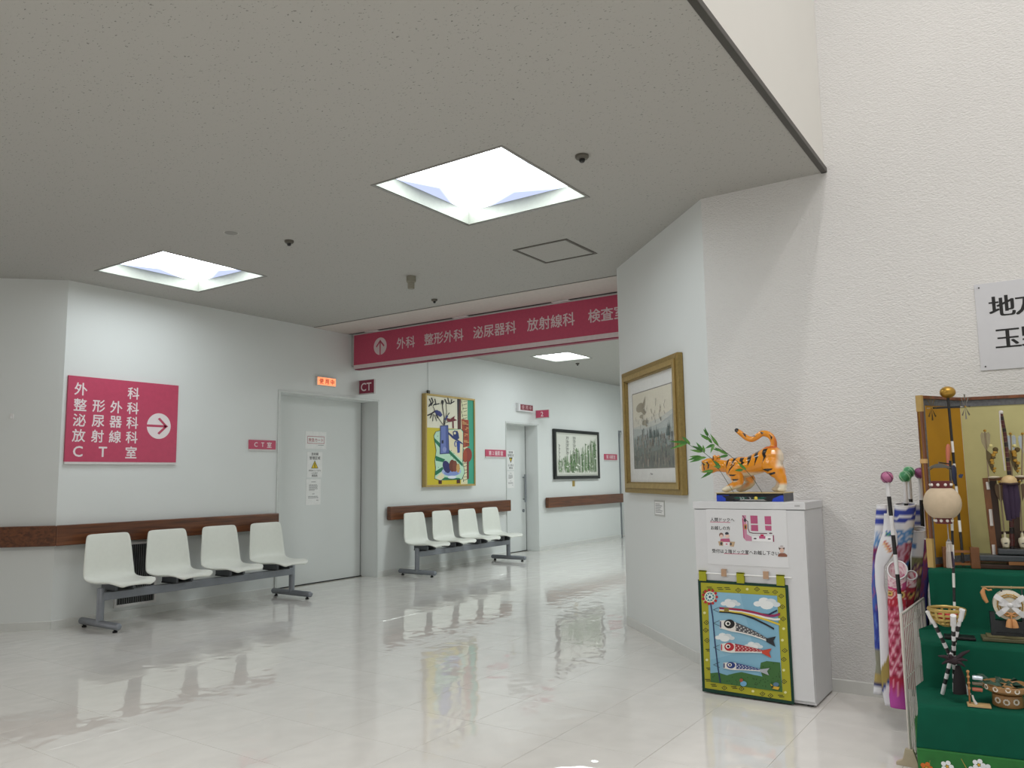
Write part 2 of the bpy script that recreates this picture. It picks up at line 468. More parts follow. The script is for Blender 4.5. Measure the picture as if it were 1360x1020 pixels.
# ---- door 1 (wide sliding door)
FRAME = mat('CDD0CD', 0.45, name='door_frame')
GAPM = mat('4C4E4C', 0.7, name='gap')
YL = 7.262
d1 = thing('door_1', 'wide grey-white sliding door with taped notices', 'door', (D1[0], YL, 0)); del d1['category']; d1['kind'] = 'structure'
g = G().box(0.004, 1.531, 0.0, 0.036, 0.012, 2.19, M_DOOR); g.obj('door_leaf', d1)
g = G().box(0.0, 1.535, 0.003, 0.03, 0.0005, 0.010, BLACK); g.obj('floor_gap', d1)
g = G().box(1.505, 1.512, -0.004, 0, 0.012, 2.19, GAPM); g.obj('door_seam', d1)
g = G().box(-0.026, 0.002, YA-YL-0.012, YA-YL, 0, 2.185, FRAME).box(-0.026, 1.56, YA-YL-0.012, YA-YL, 2.185, 2.212, FRAME).box(1.536, 1.556, YA-YL-0.008, YA-YL, 0, 2.185, FRAME)
g.obj('door_frame', d1)
def notice_sheet(parent, name, quad, y, draw, th=0.0015):
    """quad: crop-free rectangle x0,x1,z0,z1"""
    x0, x1, z0, z1 = quad
    g = G().box(x0, x1, y-th, y, z0, z1, PAPER)
    draw(g, x0, x1, z0, z1, y-th-0.0006)
    return g.obj(name, parent)
RED = mat('A62536', 0.6, var=0); INK = mat('262626', 0.6, var=0); GREYINK = mat('8C8C8C', 0.6, var=0); YEL = mat('E2C414', 0.5, var=0)
def on_leaf(u, v):
    q = atY(YL, u, v); return q[0], q[2]
def card_draw(g, x0, x1, z0, z1, y):
    cx, cz = (x0+x1)/2, (z0+z1)/2; w, h_ = (x1-x0), (z1-z0)
    for a0, a1, b0, b1 in ((-.40, .40, .20, .225), (-.40, .40, -.20, -.175), (-.40, -.385, -.2, .22), (.385, .40, -.2, .22)):
        g.flat([(cx+a0*w, cz+b0*h_), (cx+a1*w, cz+b0*h_), (cx+a1*w, cz+b1*h_), (cx+a0*w, cz+b1*h_)], y, RED)
    g.text('救急カート', cx, cz+0.01*h_, w*0.145, RED, y)
    g.flat([(cx+.1*w, cz-.3*h_), (cx+.38*w, cz-.3*h_), (cx+.38*w, cz-.27*h_), (cx+.1*w, cz-.27*h_)], y, GREYINK)
def warn_draw(g, x0, x1, z0, z1, y):
    cx = (x0+x1)/2; w, h_ = (x1-x0), (z1-z0)
    g.text('放射線', cx, z1-.08*h_, w*0.16, INK, y); g.text('管理区域', cx, z1-.24*h_, w*0.18, INK, y)
    c = (cx, z1-.50*h_); r = .17*h_
    g.flat([(c[0]-r*1.05, c[1]-r*.85), (c[0]+r*1.05, c[1]-r*.85), (c[0], c[1]+r)], y, INK)
    g.flat([(c[0]-r*.85, c[1]-r*.74), (c[0]+r*.85, c[1]-r*.74), (c[0], c[1]+r*.76)], y-.0003, YEL)
    g.flat([(c[0]-r*.12, c[1]-r*.6), (c[0]+r*.12, c[1]-r*.6), (c[0]+r*.1, c[1]+r*.35), (c[0]-r*.1, c[1]+r*.35)], y-.0006, INK)
    g.text('許可なくして立ち', cx, z1-.73*h_, w*0.10, INK, y); g.text('入りを禁ず', cx, z1-.83*h_, w*0.08, INK, y); g.text('病院長', cx, z1-.93*h_, w*0.13, INK, y)
def sheet_draw(g, x0, x1, z0, z1, y):
    w, h_ = (x1-x0), (z1-z0)
    rows = [(.10, .35, .65), (.22, .2, .75), (.27, .2, .8), (.32, .2, .78), (.37, .2, .8), (.42, .2, .6), (.57, .42, .58), (.67, .15, .8), (.72, .15, .85), (.82, .7, .85)]
    for t, a, b in rows:
        n = 7
        for i in range(n):
            p0 = x0+w*(a+(b-a)*i/n); p1 = x0+w*(a+(b-a)*(i+0.72)/n)
            g.flat([(p0, z1-h_*t-.006), (p1, z1-h_*t-.006), (p1, z1-h_*t+.003), (p0, z1-h_*t+.003)], y, GREYINK)
def mount(label, name, uvs, draw, plane, cat='notice'):
    (u0, v0), (u1, v1) = uvs
    a = atY(plane, u0, v0); b = atY(plane, u1, v1)
    t = thing(name, label, cat, (a[0], plane-0.0008, b[2]))
    notice_sheet(t, 'sheet', (0, b[0]-a[0], 0, a[2]-b[2]), 0, draw)
    return t
mount('white card with red-bordered lettering, topmost paper on the wide door', 'door_notice', ((405.5, 572.5), (433, 596.5)), card_draw, YL)
mount('warning sheet with yellow triangle on the wide door', 'warning_notice', ((408, 600), (427.5, 634)), warn_draw, YL)
mount('text sheet taped lowest on the wide door', 'text_notice', ((406.5, 636.5), (425.5, 670)), sheet_draw, YL)

# ---- door 2 (corridor)
YL2 = 7.24
d2 = thing('door_2', 'narrow white corridor door with long steel pull handle', 'door', (D2[0], YL2, 0)); del d2['category']; d2['kind'] = 'structure'
G().box(0.004, 0.916, 0, 0.04, 0.012, 2.06, M_DOOR).obj('door_leaf', d2)
G().box(0, 0.92, 0.003, 0.03, 0.0005, 0.011, BLACK).obj('floor_gap', d2)
p = on_leaf(698.2, 566); xs = atY(YL2, 698.2, 640)[0]-D2[0]
G().box(xs-.008, xs+.004, -0.004, 0, 0.012, 2.06, GAPM).obj('door_seam', d2)
G().box(-0.016, 0.0, YA-YL2-0.01, YA-YL2, 0, 2.055, FRAME).box(-0.016, 0.95, YA-YL2-0.01, YA-YL2, 2.055, 2.08, FRAME).obj('door_frame', d2)
a = atY(YL2-0.05, 697.5, 630); b = atY(YL2-0.05, 698, 667)
hx = a[0]-D2[0]
hd = G().tube([(hx, -0.05, b[2]), (hx, -0.05, a[2])], 0.018, METAL, 12).tube([(hx, 0, a[2]-.05), (hx, -0.05, a[2]-.05)], 0.009, METAL, 8).tube([(hx, 0, b[2]+.05), (hx, -0.05, b[2]+.05)], 0.009, METAL, 8).obj('door_handle', d2, smooth=40)
b = atY(YL2, 697.5, 678)
G().tube([(hx, 0, b[2]), (hx, -0.015, b[2])], 0.028, METAL, 14).obj('door_lock', d2, smooth=40)
def warn2(g, x0, x1, z0, z1, y):
    cx = (x0+x1)/2; w, h_ = (x1-x0), (z1-z0)
    g.text('放射線', cx, z1-.10*h_, w*0.2, INK, y); g.text('管理区域', cx, z1-.26*h_, w*0.21, INK, y)
    c = (cx, z1-.50*h_); r = .16*h_
    g.flat([(c[0]-r*1.05, c[1]+r*.85), (c[0]+r*1.05, c[1]+r*.85), (c[0], c[1]-r)], y, INK)
    g.flat([(c[0]-r*.55, c[1]+r*.5), (c[0]+r*.55, c[1]+r*.5), (c[0], c[1]-r*.5)], y-.0003, YEL)
    g.text('立入禁止', cx, z1-.76*h_, w*0.2, INK, y); g.text('病院長', cx, z1-.90*h_, w*0.18, INK, y)
mount('small warning sheet with dark inverted triangle on the corridor door', 'warning_notice', ((673.3, 598), (683, 624)), warn2, YL2)
mount('faint text sheet taped on the corridor door', 'text_notice', ((673.3, 626), (683, 648)), sheet_draw, YL2)
# ---- door 3 (sliver at the corridor end)
d3 = thing('door_3', 'dark-framed door at the far corridor end', 'door', (D3[0], YA, 0)); del d3['category']; d3['kind'] = 'structure'
G().box(0.05, 0.926, 0.2, 0.24, 0.012, 2.06, M_DOOR).obj('door_leaf', d3)
G().box(0.0, 0.05, -0.012, 0.0, 0, 2.055, METAL).box(0, 0.93, -0.012, 0, 2.055, 2.09, METAL).obj('door_frame', d3)

# ================================================================== CEILING FITTINGS
def diffuser_mat(name, s):
    m = bpy.data.materials.new(name); m.use_nodes = True
    nt = m.node_tree
    for n in list(nt.nodes): nt.nodes.remove(n)
    out = nt.nodes.new('ShaderNodeOutputMaterial'); em = nt.nodes.new('ShaderNodeEmission')
    tc = nt.nodes.new('ShaderNodeTexCoord'); sx = nt.nodes.new('ShaderNodeSeparateXYZ')
    nt.links.new(tc.outputs['Object'], sx.inputs[0])
    def mth(op, a, b=None, c=None):
        n = nt.nodes.new('ShaderNodeMath'); n.operation = op
        for i, q in enumerate((a, b, c)):
            if q is None: continue
            if isinstance(q, (int, float)): n.inputs[i].default_value = q
            else: nt.links.new(q, n.inputs[i])
        return n.outputs[0]
    ax = mth('ABSOLUTE', sx.outputs[0]); ay = mth('ABSOLUTE', sx.outputs[1])
    mx = mth('MAXIMUM', ax, ay); dif = mth('ABSOLUTE', mth('SUBTRACT', ax, ay))
    # light tubes run corner to corner behind the lens: the middles of the sides stay dim
    k = mth('SUBTRACT', mth('MULTIPLY', dif, 1.0), mth('MULTIPLY', mth('SUBTRACT', 0.44*s, mx), 1.25))
    r = nt.nodes.new('ShaderNodeMapRange'); r.interpolation_type = 'SMOOTHSTEP'
    r.inputs['From Min'].default_value = -0.02*s; r.inputs['From Max'].default_value = 0.30*s
    nt.links.new(k, r.inputs['Value'])
    mxr = nt.nodes.new('ShaderNodeMix'); mxr.data_type = 'RGBA'
    mxr.inputs[6].default_value = (LAMP*0.93, LAMP, LAMP*1.03, 1)
    mxr.inputs[7].default_value = (0.60, 0.68, 0.95, 1)
    nt.links.new(r.outputs['Result'], mxr.inputs[0])
    nt.links.new(mxr.outputs[2], em.inputs['Color']); em.inputs['Strength'].default_value = 1
    nt.links.new(em.outputs[0], out.inputs[0])
    return m
M_LSIDE = mat('96998F', 0.55, name='lamp_side')
def ceiling_light(name, r, depth, label, s_scale=1.0):
    x0, x1, y0, y1 = r; cx, cy = (x0+x1)/2, (y0+y1)/2; hx, hy = (x1-x0)/2-0.003, (y1-y0)/2-0.003
    t = thing(name, label, 'ceiling light', (cx, cy, H), 0, 'square ceiling lights')
    w = 0.012
    g = G()
    g.box(-hx, -hx+w, -hy, hy, 0.001, depth, M_LSIDE).box(hx-w, hx, -hy, hy, 0.001, depth, M_LSIDE)
    g.box(-hx+w, hx-w, -hy, -hy+w, 0.001, depth, M_LSIDE).box(-hx+w, hx-w, hy-w, hy, 0.001, depth, M_LSIDE)
    g.obj('recess_side', t)
    T = mat('8E8D88', 0.5, name='lamp_trim'); q = 0.012
    g = G().box(-hx-q, hx+q, -hy-q, -hy, -0.004, -0.0005, T).box(-hx-q, hx+q, hy, hy+q, -0.004, -0.0005, T).box(-hx-q, -hx, -hy, hy, -0.004, -0.0005, T).box(hx, hx+q, -hy, hy, -0.004, -0.0005, T)
    g.obj('trim_ring', t)
    G().add([(-hx+w, -hy+w, 0), (hx-w, -hy+w, 0), (hx-w, hy-w, 0), (-hx+w, hy-w, 0)], [(0, 3, 2, 1)], diffuser_mat('diffuser_'+name, 2*hx*s_scale)).obj('diffuser', t, (0, 0, depth-0.004))
    G().box(-hx, hx, -hy, hy, depth+0.001, depth+0.006, WHITE).obj('housing', t)
ceiling_light('ceiling_light', LAMPS[0], 0.10, 'large bright square ceiling light nearest the textured wall')
ceiling_light('ceiling_light', LAMPS[1], 0.10, 'square ceiling light above the pink wall sign and bench')
ceiling_light('ceiling_light', LAMP3, 0.02, 'small square ceiling light in the corridor beyond the banner', 3.0)

DET = mat('5E5B52', 0.5, name='detector_grey')
def detector(u, v, z, r, label):
    p = atZ(z-0.02, u, v)
    t = thing('ceiling_detector', label, 'detector', (p[0], p[1], z))
    G().lathe([(r, -0.0008), (r, -0.012), (r*.85, -0.02), (r*.5, -0.022)], DET, 20).obj('base', t, smooth=35)
    G().lathe([(r*.42, -0.022), (r*.42, -0.034), (r*.3, -0.04), (r*.22, -0.04)], BLACK, 16).obj('sensor', t, smooth=35)
detector(773, 211, H, 0.038, 'small dark ceiling detector right of the large light')
detector(384, 323, H, 0.034, 'small dark ceiling detector right of the light over the bench')
detector(577, 400, H, 0.030, 'small dark ceiling detector just above the banner')
detector(767, 484, H, 0.030, 'tiny dark ceiling detector beside the corridor light')
p = atZ(H, 307, 309)
t = thing('ceiling_speaker', 'flat round grey ceiling disc near the light over the bench', 'speaker', (p[0], p[1], H))
G().lathe([(0.045, -0.0008), (0.045, -0.004), (0.03, -0.006)], mat('8F8E89', 0.6), 28).obj('cover', t, smooth=35)
G().lathe([(0.055, -0.0008), (0.055, -0.0016), (0.046, -0.0022)], mat('B9B8B2', 0.6), 28).obj('rim', t, smooth=35)
p = atZ(H, 546, 367)
t = thing('ceiling_sensor', 'grey stepped cylinder hanging from the ceiling before the banner', 'sensor', (p[0], p[1], H))
BE = mat('8F8C7E', 0.6, name='sensor_beige')
G().lathe([(0.042, -0.001), (0.042, -0.05), (0.036, -0.056), (0.031, -0.056)], BE, 24).obj('collar', t, smooth=35)
G().lathe([(0.030, -0.0565), (0.030, -0.108), (0.026, -0.114), (0.02, -0.114)], BE, 24).obj('body', t, smooth=35)
# access hatch
t = thing('access_hatch', 'square ceiling hatch outlined by a dark frame', 'hatch', (5.225, 3.115, H))
w = 0.245
G().box(-w+.03, w-.03, -w+.03, w-.03, -0.003, -0.0008, M_CEIL).obj('panel', t)
FR = mat('5A574E', 0.5, 0.3)
for nm, b in (('frame_bar', (-w, w, -w, -w+.022)), ('frame_bar', (-w, w, w-.022, w)), ('frame_bar', (-w, -w+.022, -w+.022, w-.022)), ('frame_bar', (w-.022, w, -w+.022, w-.022))):
    G().box(b[0], b[1], b[2], b[3], -0.005, -0.0008, FR).obj(nm, t)
# shutter cover strip before the banner
t = thing('shutter_cover', 'pale ceiling panel strip in front of the pink banner', 'ceiling panel', (6.2, 3.35, H))
G().box(0.0, 0.535, -0.45, YA-3.35-0.003, -0.007, -0.0008, mat('CDC6BF', 0.8, name='shutter_panel')).obj('panel', t, bevel=0.0015)
G().box(-0.009, -0.001, -0.45, YA-3.35-0.003, -0.0035, -0.0008, mat('5C5A55', 0.7)).obj('panel_joint', t)
G().box(0.542, 0.575, -0.45, YA-3.35-0.003, -0.005, -0.0008, BLACK).obj('slot', t)
for yy in (6.62, 5.27, 3.98):
    G().box(0.538, 0.58, yy-3.35-.10, yy-3.35+.10, -0.012, -0.0055, WHITE).obj('slot_bracket', t)

# ================================================================== BANNER
bt = thing('direction_banner', 'long pink overhead direction sign spanning the corridor', 'sign', (XB, 5.2, 2.54), RZ_R)
# local x runs to the right (world -y): left end at the long wall
xl, xr = -(6.955-5.2), (5.2-2.98)
zb, zt = 0.0, 0.425
G().box(xl, xr, 0.0, 0.11, zb+.055, zt, PINK).obj('panel', bt)
G().box(xl, xr, -0.004, 0.114, zb+.012, zb+.055, mat('D9CBCB', 0.5)).obj('bottom_strip', bt)
G().box(xl, xr, 0.02, 0.09, zb, zb+.012, mat('8E2F48', 0.5)).obj('bottom_edge', bt)
G().box(xl-.015, xr, -0.004, 0.114, zt+.001, zt+.015, mat('CFCBC9', 0.5)).obj('top_strip', bt)
G().box(xl-.04, xl-.002, 0.005, 0.11, zb+.05, zt, mat('B9B6B4', 0.5)).obj('end_cap', bt)
def arrow_disc(g, cx, cz, r, y, ang, fg, bgm):
    g.flat([(cx+r*math.cos(2*math.pi*i/40), cz+r*math.sin(2*math.pi*i/40)) for i in range(40)], y, fg)
    def rot(p): return (cx+p[0]*math.cos(ang)-p[1]*math.sin(ang), cz+p[0]*math.sin(ang)+p[1]*math.cos(ang))
    w_ = 0.09*r
    for pl in ([(-r*1.0, -w_), (r*.62, -w_), (r*.62, w_), (-r*1.0, w_)],
               [(r*.78, 0), (r*.62, w_*1.3), (r*.05, r*.66), (-r*.12, r*.56), (r*.5, -0.02*r)],
               [(r*.78, 0), (r*.62, -w_*1.3), (r*.05, -r*.66), (-r*.12, -r*.56), (r*.5, 0.02*r)]):
        g.flat([rot(q) for q in pl], y-.0004, bgm)
def bx_(u, v): q = atX(XB, u, v); return 5.2-q[1], q[2]-2.54
BZ = 2.788-2.54
LETB = mat('DCC9CC', 0.5, var=0, name='banner_letter')
g = G(); arrow_disc(g, bx_(505, 461)[0], BZ, 0.105, -0.001, math.pi/2, LETB, PINK); g.obj('arrow_disc', bt)
for body, u0, u1 in (('外科', 527, 551), ('整形外科', 564, 615), ('泌尿器科', 629, 685), ('放射線科', 701, 763)):
    a, b = bx_(u0, 450)[0], bx_(u1, 440)[0]
    G().text(body, (a+b)/2, BZ, (b-a)/len(body)*1.03, LETB, -0.001, bold=0.015).obj('lettering', bt)
a = bx_(781, 421)[0]
G().text('検査室', a+0.14*1.5, BZ, 0.142, LETB, -0.001, bold=0.015).obj('lettering', bt)

# ================================================================== WALL SIGNS (long left wall)
def wall_sign(name, x0, x1, z0, z1, label, cat='sign', th=0.012, strip=0.0):
    return thing(name, label, cat, (x0, YA, z0))
w, h_ = 1.047, 0.77
s = wall_sign('direction_sign', 3.433, 4.48, 1.375, 2.145, 'large pink wall sign with white lettering and right arrow')
G().box(0, w, -0.018, -0.0008, 0.022, h_, PINK).obj('panel', s)
G().box(0, w, -0.02, -0.0008, 0.0, 0.021, mat('D3CFCD', 0.5)).obj('bottom_strip', s)
colx = [0.105*w, 0.262*w, 0.415*w, 0.565*w]; rowz = [h_*(1-q) for q in (.145, .325, .50, .675, .855)]
rows = [(('外', 0), ('科', 3)), (('整', 0), ('形', 1), ('外', 2), ('科', 3)), (('泌', 0), ('尿', 1), ('器', 2), ('科', 3)), (('放', 0), ('射', 1), ('線', 2), ('科', 3)), (('C', 0), ('T', 1.33), ('室', 3))]
for rz_, row in zip(rowz, rows):
    for ch, c in row:
        x = colx[int(c)] + (c-int(c))*(colx[1]-colx[0])
        G().text(ch, x, rz_, 0.118 if ord(ch) > 200 else 0.128, LETTER, -0.0186, bold=0.017).obj('lettering', s)
g = G(); arrow_disc(g, 0.818*w, h_*0.475, 0.122, -0.0186, 0, LETTER, PINK); g.obj('arrow_disc', s)

def small_sign(name, r, body, label, pink=PINK, wide=1.0, hscale=0.62, strip=True):
    x0, x1, z0, z1 = r
    t = thing(name, label, 'sign', (x0, YA, z0))
    s0 = 0.016 if strip else 0
    G().box(0, x1-x0, -0.014, -0.0008, s0, z1-z0, pink).obj('panel', t)
    if strip: G().box(0, x1-x0, -0.016, -0.0008, 0, s0-.001, mat('D3CFCD', 0.5)).obj('bottom_strip', t)
    n = len(body)
    for i, ch in enumerate(body):
        G().text(ch, (x1-x0)*(0.5+(i-(n-1)/2)*0.72/n*wide), s0+(z1-z0-s0)/2, (z1-z0)*hscale, LETTER, -0.0146, bold=0.012).obj('lettering', t)
small_sign('room_sign', (5.324, 5.67, 1.530, 1.643), 'CT室', 'small pink room plate left of the wide door', wide=1.05, hscale=0.6)
small_sign('room_sign', (9.563, 10.098, 1.508, 1.627), '第2撮影室', 'small pink room plate left of the narrow corridor door', hscale=0.62)
small_sign('room_sign', (13.39, 13.92, 1.495, 1.619), '第3撮影室', 'small pink room plate at the far corridor end', hscale=0.6)

# lit and unlit "in use" boxes
t = thing('in_use_light', 'glowing orange in-use light box above the wide door', 'sign light', (6.232, YA, 2.306))
G().box(0, 0.296, -0.03, -0.0008, 0, 0.105, mat('D8CFC6', 0.5)).obj('housing', t, bevel=0.003)
G().box(0.008, 0.288, -0.032, -0.0302, 0.008, 0.097, mat('FF9060', 0.5, emit=1.05, var=0)).obj('lit_panel', t)
RL = mat('B01818', 0.5, var=0)
for i, ch in enumerate('使用中'): G().text(ch, 0.296*(0.22+0.29*i), 0.052, 0.068, RL, -0.0327, bold=0.02).obj('lettering', t)
t = thing('in_use_light', 'unlit dark red in-use box above the corridor door', 'sign light', (10.412, YA, 2.259))
G().box(0, 0.44, -0.05, -0.0008, 0, 0.131, mat('D5D5D5', 0.5)).obj('housing', t, bevel=0.004)
G().box(0.06, 0.425, -0.052, -0.0502, 0.02, 0.112, mat('7A1C2C', 0.4)).obj('lit_panel', t)
for i, ch in enumerate('使用中'): G().text(ch, 0.06+0.365*(0.2+0.3*i), 0.066, 0.075, mat('C9A0A4', 0.5, var=0), -0.0527, bold=0.01).obj('lettering', t)
# projecting signs
def projecting(x, z0, z1, wd, body, label, cm):
    t = thing('projecting_sign', label, 'sign', (x, YA, z0), RZ_R)   # local +x = towards the room, front -y faces the lobby
    hh = z1-z0
    G().box(0.0015, wd, 0, 0.03, 0, hh, mat('C9C6C4', 0.5)).obj('housing', t, bevel=0.002)
    G().box(0.014, wd-.004, -0.003, -0.0004, 0.014, hh-.006, cm).obj('panel', t)
    g = G().text(body, wd/2, hh/2+.002, hh*0.78/ (1.0), LETTER, -0.0036, bold=0.012); g.obj('lettering', t)
    G().tube([(wd-.012, -.006, 0.016), (wd-.012, -.0035, 0.016)], 0.006, BLACK, 10).obj('screw', t)
a = atX(6.93, 497, 506); b = atX(6.93, 497, 524)
projecting(6.93, 2.245, 2.425, YA-a[1], 'CT', 'dark red projecting sign reading CT beside the wide door', mat('8E2B45', 0.45))
a = atX(10.99, 729, 545)
projecting(10.99, 2.165, 2.305, YA-a[1], '2', 'pink projecting sign reading 2 beside the corridor door', PINK)

# ================================================================== HANDRAILS
def rail(name, x0, x1, label, wrap=False):
    t = thing(name, label, 'handrail', (x0, YA, 0.69))
    z0, z1 = 0.0, 0.17
    if not wrap:
        G().box(0, x1-x0, -0.085, -0.022, z0, z1, RAIL).obj('board', t, bevel=0.010)
        n = max(2, int((x1-x0)/0.9)+1)
        for i in range(n):
            x = 0.08+(x1-x0-0.16)*i/(n-1)
            G().box(x-.03, x+.03, -0.0215, -0.0005, 0.05, 0.12, DARK).obj('bracket', t)
        return
    # bends round the wall corner: mitred board
    o, d = 0.085, 0.022; tn = math.tan(math.radians(22.5))
    Ln = 4.0
    def prof(off): return [(x1-x0, -off), (off*-tn, -off), (off*-tn-Ln*S2, -off+Ln*S2)]
    A, B = prof(o), prof(d)
    A[2] = (-o*S2-Ln*S2, -o*S2+Ln*S2); B[2] = (-d*S2-Ln*S2, -d*S2+Ln*S2)
    def seg(i, j, nm):
        vs_ = [(*A[i], z0), (*A[j], z0), (*B[j], z0), (*B[i], z0), (*A[i], z1), (*A[j], z1), (*B[j], z1), (*B[i], z1)]
        g = G().add(vs_, [(0, 1, 2, 3), (7, 6, 5, 4), (0, 4, 5, 1), (1, 5, 6, 2), (2, 6, 7, 3), (3, 7, 4, 0)], RAIL)
        o_ = g.obj(nm, t, bevel=0.008)
        bm = bmesh.new(); bm.from_mesh(o_.data); bmesh.ops.recalc_face_normals(bm, faces=bm.faces); bm.to_mesh(o_.data); bm.free()
    seg(0, 1, 'board'); seg(1, 2, 'board')
    for x in (0.3, 1.3, 2.15): G().box(x-.03, x+.03, -0.0215, -0.0005, 0.05, 0.12, DARK).obj('bracket', t)
rail('handrail', XL1, 5.68, 'brown wooden handrail bending round the corner behind the near bench', wrap=True)
rail('handrail', 7.42, 10.12, 'brown wooden handrail behind the far bench under the colourful painting')
rail('handrail', 11.22, 14.0, 'brown wooden handrail in the corridor under the black-framed picture')

# wall grille behind the near bench
t = thing('wall_grille', 'tall white-framed wall grille with dark slats behind the near bench', 'grille', (3.93, YA, 0.10))
gw, gh = 0.40, 0.57
G().box(0.02, gw-.02, -0.004, -0.0008, 0.02, gh-.02, BLACK).obj('backing', t)
for b in ((0, gw, 0, .022), (0, gw, gh-.022, gh), (0, .022, .022, gh-.022), (gw-.022, gw, .022, gh-.022)):
    G().box(b[0], b[1], -0.016, -0.0008, b[2], b[3], WHITE).obj('frame_bar', t)
sl = None
for i in range(17):
    x = 0.032+i*0.0209
    if sl is None: sl = G().box(-.0035, .0035, -0.013, -0.0042, 0.022, gh-.022, mat('6B6C6C', 0.5)).obj('slat', t, (x, 0, 0))
    else: c = sl.copy(); COL.objects.link(c); c.location = (x, 0, 0)
# hook on the far left wall
p = hit((1, 1, 0), XL1+YA, 16, 553)
t = thing('wall_hook', 'tiny white hook on the angled wall left of the pink sign', 'hook', p, RZ_LEFT)
G().box(-.014, .014, -.008, -.0008, -.02, .022, WHITE).obj('plate', t, bevel=.003)
G().tube([(0, -.008, -.008), (0, -.022, -.018), (0, -.03, -.012), (0, -.03, 0.0)], .004, WHITE, 8).obj('peg', t, smooth=40)

# ================================================================== BENCHES
SHELL = mat('E4E6DE', 0.38, name='seat_plastic', bump=0.05, bscale=400, var=0.015)
BSTEEL = mat('8B8F96', 0.42, 0.35, name='bench_steel')
def sst_(a, b, x): q = min(1, max(0, (x-a)/(b-a))); return q*q*(3-2*q)
def seat_shell(parent, x):
    prof = [(-.300, .368), (-.298, .383), (-.285, .396), (-.25, .403), (-.20, .402), (-.14, .396), (-.08, .390), (-.02, .387), (.04, .389), (.09, .398), (.125, .416), (.148, .445), (.158, .49), (.163, .55), (.170, .62), (.178, .69), (.186, .74), (.192, .766), (.198, .776), (.208, .776)]
    wid = [.118, .152, .176, .196, .209, .217, .219, .220, .221, .222, .223, .222, .219, .214, .207, .199, .192, .182, .165, .145]
    N = 12; vs_, fs_ = [], []
    for i, ((y, z), w_) in enumerate(zip(prof, wid)):
        for k in range(N+1):
            q = -1+2*k/N
            e = abs(q)**3
            up = 0.015*sst_(1, 6, i)*(1-sst_(8, 12, i))-0.012*(1-sst_(0, 4, i))
            fw = -0.022 if i >= 11 else 0.0
            vs_.append((x+w_*q, y+fw*e, z+up*e))
    for i in range(len(prof)-1):
        for k in range(N):
            a = i*(N+1)+k; fs_.append((a, a+1, a+N+2, a+N+1))
    o = G().add(vs_, fs_, SHELL).obj('seat_shell', parent, smooth=180)
    so = o.modifiers.new('solid', 'SOLIDIFY'); so.thickness = 0.020; so.offset = -1
    ss = o.modifiers.new('sub', 'SUBSURF'); ss.levels = 1; ss.render_levels = 2
    return o
def bench(loc, label):
    t = thing('waiting_bench', label, 'bench', loc, 0, 'four-seat waiting benches')
    for x in (-.865, -.312, .245, .80): seat_shell(t, x)
    G().box(-1.00, 1.00, -.03, .03, .235, .305, BSTEEL).obj('beam', t, bevel=.006)
    for s_ in (-1, 1):
        x = s_*1.005
        G().lathe([(.030, .06), (.030, .335), (.026, .341)], BSTEEL, 20, (x, 0, 0)).obj('leg', t, smooth=40)
        fb = G().tube([(x, -.30, .050), (x, -.297, .050), (x, -.285, .050), (x, .285, .050), (x, .297, .050), (x, .30, .050)], [.012, .022, .029, .029, .022, .012], BSTEEL, 16).obj('foot_bar', t, smooth=50)
        for y in (-.24, .24): G().lathe([(.018, .0), (.020, .010), (.012, .014), (.010, .024)], BLACK, 14, (x, y, 0)).obj('foot_pad', fb, smooth=40)
    for x in (-.865, -.312, .245, .80):
        G().box(x-.09, x+.09, -.10, .10, .308, .318, DARK).box(x-.085, x-.065, -.12, .10, .318, .366, mat('5A5D62', 0.5)).box(x+.065, x+.085, -.12, .10, .318, .366, mat('5A5D62', 0.5)).obj('seat_bracket', t)
    return t
bench((4.615, 6.63, 0), 'white four-seat bench under the pink wall sign')
bench((8.60, 6.63, 0), 'white four-seat bench under the colourful still-life painting')

# ================================================================== PICTURES
def frame_obj(t, w, h_, fw, depth, m, bars=True, step=None, bevel=0.004):
    """picture frame of four mitred bars, front at y=-depth, back at the wall (y=-0.002)"""
    o = [(0, 0), (w, 0), (w, h_), (0, h_)]; i = [(fw, fw), (w-fw, fw), (w-fw, h_-fw), (fw, h_-fw)]
    for k in range(4):
        a, b, c, d = o[k], o[(k+1) % 4], i[(k+1) % 4], i[k]
        G().plate([a, b, c, d], -depth, -0.002, m).obj('frame_bar', t, bevel=bevel)
        if step:
            f2, dp, m2 = step
            e = lambda p, q: (p[0]+(q[0]-p[0])*f2, p[1]+(q[1]-p[1])*f2)
            G().plate([e(a, d), e(b, c), (c[0]+(b[0]-c[0])*.12, c[1]+(b[1]-c[1])*.12), (d[0]+(a[0]-d[0])*.12, d[1]+(a[1]-d[1])*.12)], -depth-dp, -depth-.0005, m2).obj('frame_moulding', t, bevel=bevel*.6)

# ---- colourful still life
pw, ph = 1.112, 1.268
t = thing('still_life_painting', 'colourful still-life painting in thin gold frame above the far bench', 'painting', (8.118, YA, 1.092))
frame_obj(t, pw, ph, 0.028, 0.075, mat('B59C60', 0.4, 0.35, name='pale_gold'))
fm = homog([(188, 106), (572, 150), (574, 906), (180, 912)], [(0.026, ph-.026), (pw-.026, ph-.026), (pw-.026, .026), (.026, .026)])
A = [('CDBB2F', [(180, 100), (580, 100), (580, 920), (175, 920)]),
     ('E3DFCB', [(180, 95), (440, 100), (440, 405), (180, 392)]),
     ('2E2A30', [(438, 110), (460, 110), (462, 350), (440, 400)]), ('5B2E2C', [(460, 120), (472, 120), (474, 420), (440, 405), (440, 390)]),
     ('DCD9B4', [(470, 120), (526, 120), (522, 920), (465, 920)]), ('3FA084', [(524, 120), (590, 120), (590, 920), (520, 920)])]
